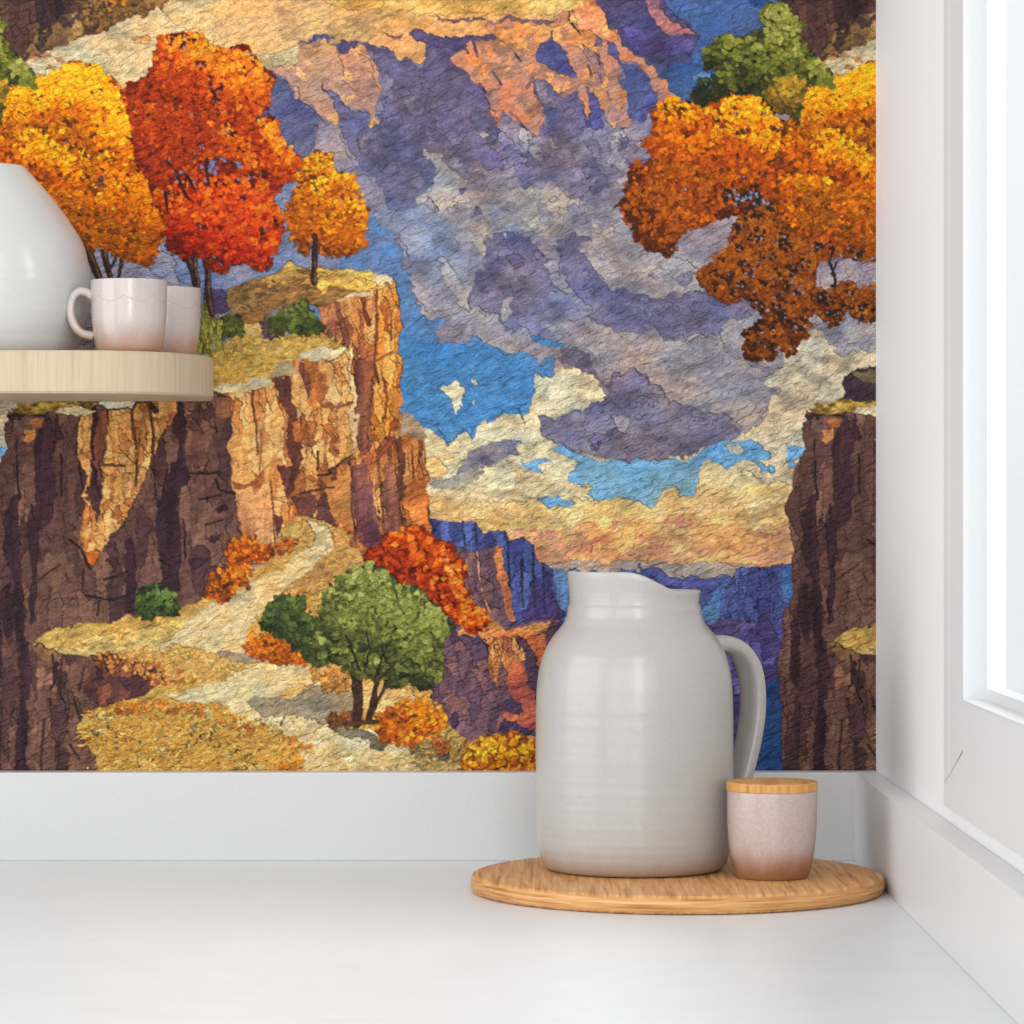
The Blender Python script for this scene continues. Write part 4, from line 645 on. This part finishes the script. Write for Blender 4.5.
def noise(t, vec, scale, detail=3., rough=.55, dist=0.):
    n = t.nodes.new('ShaderNodeTexNoise'); t.links.new(vec, n.inputs['Vector'])
    n.inputs['Scale'].default_value = scale; n.inputs['Detail'].default_value = detail
    n.inputs['Roughness'].default_value = rough; n.inputs['Distortion'].default_value = dist
    return n.outputs['Fac']

def ramp_node(t, fac, stops):
    r = t.nodes.new('ShaderNodeValToRGB'); t.links.new(fac, r.inputs['Fac']); e = r.color_ramp.elements
    while len(e) < len(stops): e.new(.5)
    for k, (p, c) in enumerate(stops): e[k].position = p; e[k].color = srgb(c)
    return r.outputs['Color']

def mix(t, fac, a, b, mode='MIX'):
    m = t.nodes.new('ShaderNodeMix'); m.data_type = 'RGBA'; m.blend_type = mode
    for sock, v in ((m.inputs[0], fac), (m.inputs[6], a), (m.inputs[7], b)):
        if hasattr(v, 'is_linked'): t.links.new(v, sock)
        else: sock.default_value = v
    return m.outputs[2]

def math_node(t, op, a, b=None, c=None):
    m = t.nodes.new('ShaderNodeMath'); m.operation = op
    for s_, v in zip(m.inputs, (a, b, c)):
        if v is None: continue
        if hasattr(v, 'is_linked'): t.links.new(v, s_)
        else: s_.default_value = v
    return m.outputs[0]

def bump(t, b, h, strength, dist):
    n = t.nodes.new('ShaderNodeBump'); n.inputs['Strength'].default_value = strength; n.inputs['Distance'].default_value = dist
    t.links.new(h, n.inputs['Height']); t.links.new(n.outputs['Normal'], b.inputs['Normal'])
    return n

def link(name, me, m=None, parent=None, smooth=False):
    o = bpy.data.objects.new(name, me); COL.objects.link(o)
    if m is not None: me.materials.append(m)
    if parent is not None: o.parent = parent
    if smooth: me.polygons.foreach_set('use_smooth', [True]*len(me.polygons))
    return o

def tag(o, label, cat, group=None, kind=None):
    o['label'] = label; o['category'] = cat
    if group: o['group'] = group
    if kind: o['kind'] = kind
    return o

def thing(name, loc, label, cat, group=None, kind=None):
    o = bpy.data.objects.new(name, None); COL.objects.link(o); o.location = loc; o.empty_display_size = .05
    return tag(o, label, cat, group, kind)

def bm_mesh(bm, name):
    bmesh.ops.recalc_face_normals(bm, faces=bm.faces)
    me = bpy.data.meshes.new(name); bm.to_mesh(me); bm.free(); return me

def add_box(bm, x0, x1, y0, y1, z0, z1):
    v = [bm.verts.new((x, y, z)) for x in (x0, x1) for y in (y0, y1) for z in (z0, z1)]
    for q in ((0, 1, 3, 2), (4, 6, 7, 5), (0, 4, 5, 1), (2, 3, 7, 6), (0, 2, 6, 4), (1, 5, 7, 3)): bm.faces.new([v[i] for i in q])

def box(name, x0, x1, y0, y1, z0, z1, m, parent=None, bev=0., segs=2):
    bm = bmesh.new(); add_box(bm, x0, x1, y0, y1, z0, z1)
    if bev: bmesh.ops.bevel(bm, geom=list(bm.edges), offset=bev, segments=segs, affect='EDGES', profile=.6)
    return link(name, bm_mesh(bm, name), m, parent)

def prism(pts, axis, a, b):
    """polygon pts extruded along axis ('x' or 'z') from a to b"""
    bm = bmesh.new(); f = (lambda p, k: (k, p[0], p[1])) if axis == 'x' else (lambda p, k: (p[0], p[1], k))
    lo = [bm.verts.new(f(p, a)) for p in pts]; hi = [bm.verts.new(f(p, b)) for p in pts]; n = len(pts)
    bm.faces.new(lo[::-1]); bm.faces.new(hi)
    for i in range(n): bm.faces.new((lo[i], lo[(i+1) % n], hi[(i+1) % n], hi[i]))
    return bm

def spline(P, k=6, closed=False):
    """Catmull-Rom through the points (tuples of any size)"""
    n = len(P); out = []
    rng_ = range(n) if closed else range(n-1)
    for i in rng_:
        p0, p1, p2, p3 = (P[(i-1) % n], P[i], P[(i+1) % n], P[(i+2) % n]) if closed else (P[max(i-1, 0)], P[i], P[i+1], P[min(i+2, n-1)])
        for j in range(k):
            t = j/k
            out.append(tuple(.5*((2*b)+(c-a)*t+(2*a-5*b+4*c-d)*t*t+(3*b-a-3*c+d)*t**3) for a, b, c, d in zip(p0, p1, p2, p3)))
    if not closed: out.append(tuple(P[-1]))
    return out

def lathe(profile, segs=96, shape=None):
    """profile (r, z) from the bottom centre round; shape(r, z, phi) may bend it"""
    bm = bmesh.new(); rings = []
    for r, z in profile:
        if r < 1e-5: rings.append([bm.verts.new((0, 0, z))]); continue
        row = []
        for i in range(segs):
            a = 2*math.pi*i/segs; rr, zz = (r, z) if shape is None else shape(r, z, a)
            row.append(bm.verts.new((rr*math.cos(a), rr*math.sin(a), zz)))
        rings.append(row)
    for A, B in zip(rings, rings[1:]):
        for i in range(segs):
            j = (i+1) % segs
            if len(A) == 1 and len(B) == 1: continue
            if len(A) == 1: bm.faces.new((A[0], B[i], B[j]))
            elif len(B) == 1: bm.faces.new((A[i], B[0], A[j]))
            else: bm.faces.new((A[i], A[j], B[j], B[i]))
    return bm

def sweep(path, az, wid, thk, segs=20, taper=None):
    """elliptical strap along (radius, height) points in the upright plane at azimuth az"""
    bm = bmesh.new(); h = Vector((math.cos(az), math.sin(az), 0)); s = Vector((-math.sin(az), math.cos(az), 0)); rings = []
    pts = [h*r+Vector((0, 0, z)) for r, z in path]
    for k, p in enumerate(pts):
        t = (pts[min(k+1, len(pts)-1)]-pts[max(k-1, 0)]).normalized(); n = t.cross(s).normalized()
        w, th = (wid, thk) if taper is None else (wid*taper(k/(len(pts)-1)), thk*taper(k/(len(pts)-1)))
        row = []
        for i in range(segs):
            a = 2*math.pi*i/segs; ca, sa = math.cos(a), math.sin(a)
            e = .75                                        # slightly squared section
            row.append(bm.verts.new(p+s*(w/2*math.copysign(abs(ca)**e, ca))+n*(th/2*math.copysign(abs(sa)**e, sa))))
        rings.append(row)
    for A, B in zip(rings, rings[1:]):
        for i in range(segs): bm.faces.new((A[i], A[(i+1) % segs], B[(i+1) % segs], B[i]))
    bm.faces.new(rings[0][::-1]); bm.faces.new(rings[-1])
    return bm

# ---------------------------------------------------------------- materials
M = {}
def painted(name, col, rough=.55, grain=900., amt=.03, bmp=.02):
    m, t, b = mat(name, col, rough, .35); v, _ = coords(t)
    f = noise(t, v, grain, 2.); c = ramp_node(t, f, [(.3, tuple(x*(1-amt) for x in col)), (.7, tuple(min(255, x*(1+amt*.6)) for x in col))])
    t.links.new(c, b.inputs['Base Color']); bump(t, b, f, bmp, .001)
    return m
M['wall'] = painted('white_wall_paint', (236, 236, 236))
M['trim'] = painted('white_trim_paint', (220, 218, 217), .45, 700.)
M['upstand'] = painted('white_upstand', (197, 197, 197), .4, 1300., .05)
M['upstand_lit'] = painted('white_upstand_lit', (219, 218, 218), .4, 1300., .05)  # same upstand white, lightened: the side run's brighter lighting is in the colour
M['casing'] = painted('window_casing_paint', (214, 213, 213), .45, 500., .015)
M['sash'] = painted('window_sash_paint', (214, 215, 216), .35, 500., .01)

m, t, b = mat('white_worktop', (214, 214, 215), .3, .25); v, _ = coords(t)
f = noise(t, v, 26., 4.); t.links.new(ramp_node(t, f, [(.3, (218, 220, 221)), (.7, (222, 224, 225))]), b.inputs['Base Color'])
f2 = noise(t, v, 9., 2.); rr = t.nodes.new('ShaderNodeMapRange'); t.links.new(f2, rr.inputs['Value']); rr.inputs['To Min'].default_value = .28; rr.inputs['To Max'].default_value = .4
t.links.new(rr.outputs['Result'], b.inputs['Roughness']); M['worktop'] = m

def ceramic(name, col, foot, foot_h, rough=.28, speck=.05, rings=0., streak=0., blend=.03, lace=None):
    """glazed stoneware: the glaze thins to the clay colour at the foot"""
    m, t, b = mat(name, col, rough, .5, .15); b.inputs['Coat Roughness'].default_value = .12
    v, tc = coords(t); f = noise(t, v, 420., 3.)
    base = ramp_node(t, f, [(.25, tuple(x*(1-speck) for x in col)), (.75, tuple(min(255, x*(1+speck*.7)) for x in col))])
    sep = t.nodes.new('ShaderNodeSeparateXYZ'); t.links.new(tc.outputs['Object'], sep.inputs[0])
    if streak:
        vs, _ = coords(t, (160, 160, 9)); fs = noise(t, vs, 1., 3.)
        base = mix(t, math_node(t, 'MULTIPLY', fs, streak), base, srgb(tuple(x*.86 for x in col)))
    vw, _ = coords(t, (60, 60, 30)); nz = noise(t, vw, 1., 3.)
    hz = math_node(t, 'ADD', sep.outputs['Z'], math_node(t, 'MULTIPLY', math_node(t, 'SUBTRACT', nz, .5), -blend*1.2))
    mr = t.nodes.new('ShaderNodeMapRange'); mr.interpolation_type = 'SMOOTHSTEP'; t.links.new(hz, mr.inputs['Value'])
    mr.inputs['From Min'].default_value = foot_h-blend; mr.inputs['From Max'].default_value = foot_h+blend
    mr.inputs['To Min'].default_value = 1; mr.inputs['To Max'].default_value = 0
    base = mix(t, mr.outputs['Result'], base, srgb(foot))
    h = math_node(t, 'MULTIPLY', f, .25)
    if rings:
        vz, _ = coords(t, (2, 2, rings)); h = math_node(t, 'ADD', h, math_node(t, 'MULTIPLY', noise(t, vz, 1., 1.), 4.))
    if lace:
        ang = math_node(t, 'ARCTAN2', sep.outputs['Y'], sep.outputs['X'])
        sc = math_node(t, 'ABSOLUTE', math_node(t, 'SINE', math_node(t, 'MULTIPLY', ang, 4.)))
        dz = math_node(t, 'ABSOLUTE', math_node(t, 'ADD', math_node(t, 'SUBTRACT', sep.outputs['Z'], lace), math_node(t, 'MULTIPLY', sc, .0055)))
        ln = t.nodes.new('ShaderNodeMapRange'); ln.interpolation_type = 'SMOOTHSTEP'; t.links.new(dz, ln.inputs['Value'])
        ln.inputs['From Min'].default_value = 0; ln.inputs['From Max'].default_value = .0011; ln.inputs['To Min'].default_value = 1; ln.inputs['To Max'].default_value = 0
        base = mix(t, math_node(t, 'MULTIPLY', ln.outputs['Result'], .35), base, srgb(tuple(x*.86 for x in col)))
        h = math_node(t, 'ADD', h, math_node(t, 'MULTIPLY', ln.outputs['Result'], 1.2))
    t.links.new(base, b.inputs['Base Color']); bump(t, b, h, .18, .0012)
    return m
M['jug'] = ceramic('grey_white_glaze', (173, 170, 166), (158, 140, 124), .012, .24, .022, 85., 0., .014)
M['vase'] = ceramic('white_glaze', (190, 190, 188), (182, 180, 176), .004, .22, .015, 95., 0., .02)
M['mug'] = ceramic('pink_white_glaze', (192, 180, 175), (162, 122, 98), .014, .12, .03, 0., .5, .017, .050)
M['jar'] = ceramic('speckled_pink_glaze', (192, 174, 168), (142, 98, 68), .017, .2, .07, 0., .4, .013)

def wood(name, dark, mid, light, sc_top, sc_side, rough=.45, bmp=.12):
    m, t, b = mat(name, mid, rough, .3)
    vt, _ = coords(t, sc_top); vs, _ = coords(t, sc_side)
    a = noise(t, vt, 1., 5., .65, .25); c = noise(t, vs, 1., 5., .65, .4)
    g = t.nodes.new('ShaderNodeNewGeometry'); sp = t.nodes.new('ShaderNodeSeparateXYZ'); t.links.new(g.outputs['Normal'], sp.inputs[0])
    k = t.nodes.new('ShaderNodeMapRange'); t.links.new(math_node(t, 'ABSOLUTE', sp.outputs['Z']), k.inputs['Value']); k.inputs['From Min'].default_value = .45; k.inputs['From Max'].default_value = .85
    mx = t.nodes.new('ShaderNodeMix'); t.links.new(k.outputs['Result'], mx.inputs[0]); t.links.new(c, mx.inputs[2]); t.links.new(a, mx.inputs[3])
    t.links.new(ramp_node(t, mx.outputs[0], [(.30, dark), (.44, mid), (.56, tuple((p+q)/2 for p, q in zip(mid, light))), (.70, light)]), b.inputs['Base Color'])
    bump(t, b, mx.outputs[0], bmp, .001)
    return m
M['board'] = wood('oiled_wood', (140, 86, 42), (196, 138, 82), (230, 186, 128), (230, 10, 60), (16, 16, 420))
M['shelf'] = wood('pale_wood', (170, 152, 124), (184, 166, 140), (194, 178, 153), (9, 200, 100), (260, 260, 9), .5, .05)
M['lid'] = wood('bamboo', (160, 100, 46), (200, 142, 76), (218, 170, 108), (190, 14, 40), (240, 240, 8), .4, .06)

m = bpy.data.materials.new('window_glass'); m.use_nodes = True; t = m.node_tree
for n in list(t.nodes):
    if n.type != 'OUTPUT_MATERIAL': t.nodes.remove(n)
out = [n for n in t.nodes][0]; tr = t.nodes.new('ShaderNodeBsdfTransparent'); gl = t.nodes.new('ShaderNodeBsdfGlossy'); gl.inputs['Roughness'].default_value = .02
fr = t.nodes.new('ShaderNodeFresnel'); fr.inputs['IOR'].default_value = 1.05; ms = t.nodes.new('ShaderNodeMixShader')
t.links.new(fr.outputs[0], ms.inputs[0]); t.links.new(tr.outputs[0], ms.inputs[1]); t.links.new(gl.outputs[0], ms.inputs[2]); t.links.new(ms.outputs[0], out.inputs['Surface'])
M['glass'] = m

m, t, b = mat('canyon_wallpaper', (150, 140, 140), .75, .25)
at = t.nodes.new('ShaderNodeAttribute'); at.attribute_name = 'picture'; t.links.new(at.outputs['Color'], b.inputs['Base Color'])
v, _ = coords(t, (1, 1, 1), (0, .42, 0)); mp2 = t.nodes.new('ShaderNodeMapping'); mp2.inputs['Scale'].default_value = (95, 1, 210); t.links.new(v, mp2.inputs['Vector']); h1 = noise(t, mp2.outputs['Vector'], 1., 3., .5, .8)
v2, _ = coords(t, (420, 1, 620)); h2 = noise(t, v2, 1., 2.)
bump(t, b, math_node(t, 'ADD', h1, math_node(t, 'MULTIPLY', h2, .22)), 1., .011)
M['mural'] = m

# ---------------------------------------------------------------- room
def mural_wall():
    xs = np.concatenate([np.arange(-700, -180, 6), np.arange(-180, 877)]).astype(np.float32); xs[-1] = 512+XR*S
    ys = np.concatenate([np.arange(-420, -100, 6), np.arange(-100, 773)]).astype(np.float32)
    nx, ny = len(xs), len(ys)
    co = np.zeros((ny, nx, 3), np.float32); co[..., 0] = ((xs-512)/S)[None, :]; co[..., 1] = D; co[..., 2] = (CAMZ-(ys-516)/S)[:, None]
    iy = np.arange(ny-1)[:, None]*nx; ix = np.arange(nx-1)[None, :]; a = iy+ix
    quads = np.stack([a, a+nx, a+nx+1, a+1], -1).reshape(-1, 4).astype(np.int32)
    nq = len(quads); me = bpy.data.meshes.new('wall_back')
    # a plain slab behind the papered face
    bx = [(xs[0]-512)/S, XR+.1]; z0, z1 = ZC-.05, CAMZ-(ys[0]-516)/S
    extra = np.array([(x, y, z) for x in bx for y in (D+.002, D+.10) for z in (z0, z1)], np.float32)
    base = nx*ny; sides = np.array([(0, 1, 3, 2), (4, 6, 7, 5), (0, 4, 5, 1), (2, 3, 7, 6), (0, 2, 6, 4), (1, 5, 7, 3)], np.int32)+base
    allq = np.concatenate([quads, sides]); allv = np.concatenate([co.reshape(-1, 3), extra])
    me.vertices.add(len(allv)); me.vertices.foreach_set('co', allv.ravel())
    me.loops.add(len(allq)*4); me.loops.foreach_set('vertex_index', allq.ravel())
    me.polygons.add(len(allq)); me.polygons.foreach_set('loop_start', np.arange(0, len(allq)*4, 4, dtype=np.int32))
    me.update(calc_edges=True)
    pic = mural[np.floor(ys).astype(int) % PH][:, np.floor(xs).astype(int) % PW]
    lin = np.where(pic <= .04045, pic/12.92, ((pic+.055)/1.055)**2.4)*GAIN
    rgba = np.ones((len(allv), 4), np.float32)*.7; rgba[:base, :3] = np.clip(lin, 0, .96).reshape(-1, 3); rgba[:, 3] = 1
    at_ = me.attributes.new('picture', 'FLOAT_COLOR', 'POINT'); at_.data.foreach_set('color', rgba.ravel())
    o = link('wall_back', me, M['mural'])
    return tag(o, 'back wall papered with a watercolour mural of autumn trees on canyon cliffs', 'wall', kind='structure')
mural_wall()

YW0, YW1 = 1.35, 2.446                     # window opening along the right wall
ZS, ZT = ZC+.1825, ZC+.98                  # sill and head of the opening
YE = 1.15
bm = bmesh.new()
add_box(bm, XR, XR+.027, YW1, D, ZC-.05, ZC+1.05); add_box(bm, XR, XR+.027, YE, YW0, ZC-.05, ZC+1.05)
add_box(bm, XR, XR+.027, YW0, YW1, ZC-.05, ZS); add_box(bm, XR, XR+.027, YW0, YW1, ZT, ZC+1.05)
tag(link('wall_right', bm_mesh(bm, 'wall_right'), M['wall']), 'plain white side wall holding the window', 'wall', kind='structure')
U = .022; YU = D-.024
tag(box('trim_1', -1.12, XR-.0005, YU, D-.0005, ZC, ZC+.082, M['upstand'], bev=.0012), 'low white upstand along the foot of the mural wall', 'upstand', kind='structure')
tag(box('trim_2', XR-U, XR-.0005, YE, YU+.0004, ZC, ZC+.082, M['upstand_lit'], bev=.0012), 'low white upstand running below the window', 'upstand', kind='structure')

win = thing('window_1', (XR, (YW0+YW1)/2, ZS), 'bright white framed window in the side wall', 'window', kind='structure')
off = -win.location
def wpart(name, bm, m):
    me = bm_mesh(bm, name); o = link(name, me, m, win); o.matrix_parent_inverse.identity(); o.location = off; return o
XF = XR-.005
wpart('casing', prism([(2.554, ZT+.08), (2.554, ZC+.1120), (2.446, ZC+.1475), (2.446, ZT+.08)], 'x', XF, XR+.004), M['casing'])
wpart('casing', prism([(2.554, ZC+.0956), (2.554, ZC+.1108), (2.446, ZC+.1440), (2.446, ZS), (YW0-.02, ZS), (YW0-.02, ZC+.0956)], 'x', XF-.0006, XR+.004), M['casing'])
wpart('bead', prism([(2.556, ZT+.08), (2.556, ZC+.1130), (2.527, ZC+.1222), (2.527, ZT+.08)], 'x', XF-.0003, XR), M['casing'])
XS = XR+.011
bm = bmesh.new(); fw = .0095
add_box(bm, XS, XS+.016, YW1-fw, YW1, ZS, ZT); add_box(bm, XS, XS+.016, YW0, YW0+fw, ZS, ZT)
add_box(bm, XS, XS+.016, YW0+fw, YW1-fw, ZS, ZS+fw); add_box(bm, XS, XS+.016, YW0+fw, YW1-fw, ZT-fw, ZT)
wpart('sash', bm, M['sash'])
bm = bmesh.new(); add_box(bm, XF-.0016, XS, YW0, YW1+.0004, ZS+.0001, ZS+.0012); wpart('sill', bm, M['sash'])
bm = bmesh.new(); add_box(bm, XF-.0004, XS, YW1-.0008, YW1-.0001, ZS+.0012, ZT); wpart('jamb', bm, M['sash'])
bm = bmesh.new(); bm.faces.new([bm.verts.new((XS+.0140, y, z)) for y, z in ((YW0+fw, ZS+fw), (YW1-fw, ZS+fw), (YW1-fw, ZT-fw), (YW0+fw, ZT-fw))]); wpart('pane', bm, M['glass'])

ct = box('countertop', -1.12, XR-.0005, YE, D-.0005, ZC-.04, ZC, M['worktop'], bev=.0015)
tag(ct, 'glossy white worktop filling the lower part of the kitchen corner', 'countertop')

tag(box('trim_3', -1.1, XR-.002, YE+.03, D-.002, 0, ZC-.0401, M['trim']), 'plain white panel carrying the worktop', 'panel', kind='structure')

# ---------------------------------------------------------------- shelf and what stands on it
ZB, ZH = CAMZ+.1069, CAMZ+.1442
edge = [(-.2792, D-.001), (-.2750, 3.035), (-.2718, 3.002), (-.2745, 2.974), (-.2858, 2.937), (-.3030, 2.906), (-.3270, 2.884), (-.3620, 2.871), (-.42, 2.866), (-.50, 2.866), (-.58, 2.866), (-.66, 2.868), (-.70, 2.876), (-.725, 2.897), (-.740, 2.935), (-.744, 2.99), (-.744, D-.001)]
bm = prism(spline(edge, 5), 'z', ZB, ZH)
bm.normal_update(); bmesh.ops.bevel(bm, geom=[e for e in bm.edges if abs(e.verts[0].co.z-e.verts[1].co.z) < 1e-6], offset=.0015, segments=2, affect='EDGES')
shelf = link('wall_shelf', bm_mesh(bm, 'wall_shelf'), M['shelf'])
tag(shelf, 'thick pale wood shelf with rounded end fixed to the mural wall', 'shelf')

vase = thing('vase', ((-12-512)*2.965/F, 2.965, ZH), 'large white ceramic vase with sloping shoulders at the left end of the shelf', 'vase')
VP = [(.066, 0), (.074, .0006), (.079, .006), (.0827, .014), (.0890, .0328), (.0913, .052), (.0916, .0687), (.0898, .0831), (.0845, .102), (.0728, .1208), (.0584, .1410), (.0430, .1585), (.0338, .1685), (.0322, .1698), (.0305, .1690)]
VI = [(.0395, .155), (.054, .138), (.078, .105), (.085, .070), (.078, .020), (.06, .008), (0, .006)]
link('body', bm_mesh(lathe([(0, 0)]+spline(VP, 5)+spline(VI, 3), 112), 'vase_body'), M['vase'], vase, True)

def copy_tree(o, label):
    c = o.copy(); COL.objects.link(c); c['label'] = label
    for ch in list(o.children):
        k = ch.copy(); COL.objects.link(k); k.parent = c
    return c
mug = thing('mug', ((129-512)*2.92/F, 2.92, ZH), 'pinkish white mug with its loop handle showing, on the shelf beside the vase', 'mug', 'mugs on the wall shelf')
MP = [(.0240, 0), (.0270, .0004), (.0292, .0040), (.0308, .012), (.0326, .026), (.0334, .040), (.0337, .052), (.0337, .0622), (.0333, .0640), (.0323, .0636)]
MI = [(.0314, .058), (.0312, .040), (.0290, .014), (.022, .0055), (0, .005)]
link('body', bm_mesh(lathe([(0, 0)]+spline(MP, 5)+spline(MI, 3), 80), 'mug_body'), M['mug'], mug, True)
HP = [(.0310, .0490), (.0370, .0535), (.0435, .0543), (.0490, .0500), (.0516, .0410), (.0508, .0310), (.0468, .0225), (.0405, .0170), (.0310, .0150)]
link('handle', bm_mesh(sweep(spline(HP, 6), math.pi, .0088, .0076), 'mug_handle'), M['mug'], mug, True)
mug2 = copy_tree(mug, 'pinkish white mug half hidden behind the other mug at the shelf end')
mug2.location = ((164.3-512)*3.02/F, 3.02, ZH); mug2.rotation_euler.z = .35

# ---------------------------------------------------------------- round board, jug and jar
TB = .0155; board_c = (.1408, 2.814, ZC)
BP = [(0, 0), (.1710, 0), (.1745, .0012), (.1760, .0040), (.1765, .0078), (.1760, .0115), (.1745, .0142), (.1710, .0155), (0, .0155)]
bd = lathe(BP, 160); o = link('serving_board', bm_mesh(bd, 'serving_board'), M['board'], smooth=True); o.location = board_c
tag(o, 'round wooden serving board lying on the white worktop under the jug and jar', 'serving board')
o.data.polygons.foreach_set('use_smooth', [len(p.vertices) == 4 for p in o.data.polygons])

ZJ = ZC+TB
jug = thing('jug', ((634.4-512)*2.84/F, 2.84, ZJ), 'tall off-white ceramic jug with slanted lip and loop handle on the round board', 'jug')
AZ = math.radians(30); sx_, sy_ = -math.cos(AZ), -math.sin(AZ)
def jug_shape(r, z, a):
    u = math.cos(a)*sx_+math.sin(a)*sy_
    k = min(max((u+.2)/.85, 0), 1); k = k*k*(3-2*k)
    w = min(max((z-.2290)/.0125, 0), 1)
    pour = max(0, u-.75)/.25
    return r+w*pour*.0015, z+w*k*.0182
JP = [(.060, 0), (.070, .0003), (.0755, .0020), (.0796, .0075), (.0822, .0165), (.0838, .0300), (.0846, .0475), (.0850, .080), (.0850, .115), (.0847, .1439), (.0838, .1600), (.0812, .1757), (.0762, .1905), (.0690, .2020), (.0620, .2105), (.0584, .2180), (.0572, .2255), (.0558, .2290), (.0560, .2335), (.0566, .2362), (.0570, .2385), (.0566, .2399), (.0553, .2402), (.0540, .2392)]
JI = [(.0520, .2300), (.0530, .2200), (.0640, .2000), (.0760, .1800), (.0800, .1500), (.0800, .0800), (.0770, .0200), (.0650, .0080), (0, .0060)]
jb = lathe([(0, 0)]+spline(JP, 5)+spline(JI, 3), 144, jug_shape)
link('body', bm_mesh(jb, 'jug_body'), M['jug'], jug, True)
HJ = [(.0600, .1890), (.0780, .1920), (.0940, .1920), (.1080, .1855), (.1185, .1715), (.1228, .1520), (.1222, .1280), (.1170, .1020), (.1090, .0760), (.1005, .0540), (.0910, .0380), (.0780, .0290)]
link('handle', bm_mesh(sweep(spline(HJ, 6), AZ, .031, .0150, 24), 'jug_handle'), M['jug'], jug, True)

jar = thing('jar', ((772-512)*2.778/F, 2.778, ZJ), 'small speckled pink jar with flat bamboo lid on the round board', 'jar')
CP = [(.0270, 0), (.0295, .0003), (.0308, .0016), (.0329, .0078), (.0357, .0228), (.0374, .0400), (.0379, .0540), (.0380, .0650), (.0379, .0722), (.0373, .0729), (.0356, .0727)]
CI = [(.0340, .060), (.0335, .035), (.0290, .008), (0, .006)]
link('body', bm_mesh(lathe([(0, 0)]+spline(CP, 5)+spline(CI, 3), 88), 'jar_body'), M['jar'], jar, True)
LP = [(0, 0), (.0376, 0), (.0383, .0005), (.0384, .0014), (.0384, .0068), (.0382, .0075), (.0375, .0079), (0, .0079)]
lid = link('lid', bm_mesh(lathe(LP, 88), 'jar_lid'), M['lid'], jar); lid.location.z = .0729
lid['label'] = 'flat round bamboo lid'

# ---------------------------------------------------------------- light and lens
w = bpy.data.worlds.new('daylight'); bpy.context.scene.world = w; w.use_nodes = True
w.node_tree.nodes['Background'].inputs['Color'].default_value = (.982, .993, 1, 1); w.node_tree.nodes['Background'].inputs['Strength'].default_value = .91
def area(name, loc, target, sx, sy, power, col=(1, 1, 1)):
    l = bpy.data.lights.new(name, 'AREA'); l.shape = 'RECTANGLE'; l.size = sx; l.size_y = sy; l.energy = power; l.color = col
    o = bpy.data.objects.new(name, l); COL.objects.link(o); o.location = loc
    o.rotation_euler = (Vector(target)-Vector(loc)).to_track_quat('-Z', 'Y').to_euler(); return o
area('room_window_light', (.35, -.9, 2.3), (.0, 3.0, 1.2), .7, 2.4, 26)
area('room_fill_light', (-.4, -2.6, 2.3), (.1, 3.0, 1.0), 6.0, 3.6, 120, (.97, .99, 1))
area('left_fill_light', (-3.2, 1.3, 1.9), (.34, 2.7, 1.1), 3.0, 2.4, 52, (.97, .99, 1))  # added fill without a known source, brightens the right wall from the left
area('side_window_light', (1.6, 2.0, 2.2), (-.1, 3.0, 1.3), .9, .9, 26)

cam = bpy.data.cameras.new('camera'); co = bpy.data.objects.new('camera', cam); COL.objects.link(co)
co.location = (0, 0, CAMZ); co.rotation_euler = (math.pi/2, 0, 0)
cam.sensor_width = 36; cam.lens = F/1024*36; cam.shift_y = 4/1024; cam.clip_start = .05; cam.clip_end = 60
sc = bpy.context.scene; sc.camera = co
sc.view_settings.view_transform = 'Standard'; sc.view_settings.look = 'None'; sc.view_settings.exposure = 0; sc.view_settings.gamma = 1
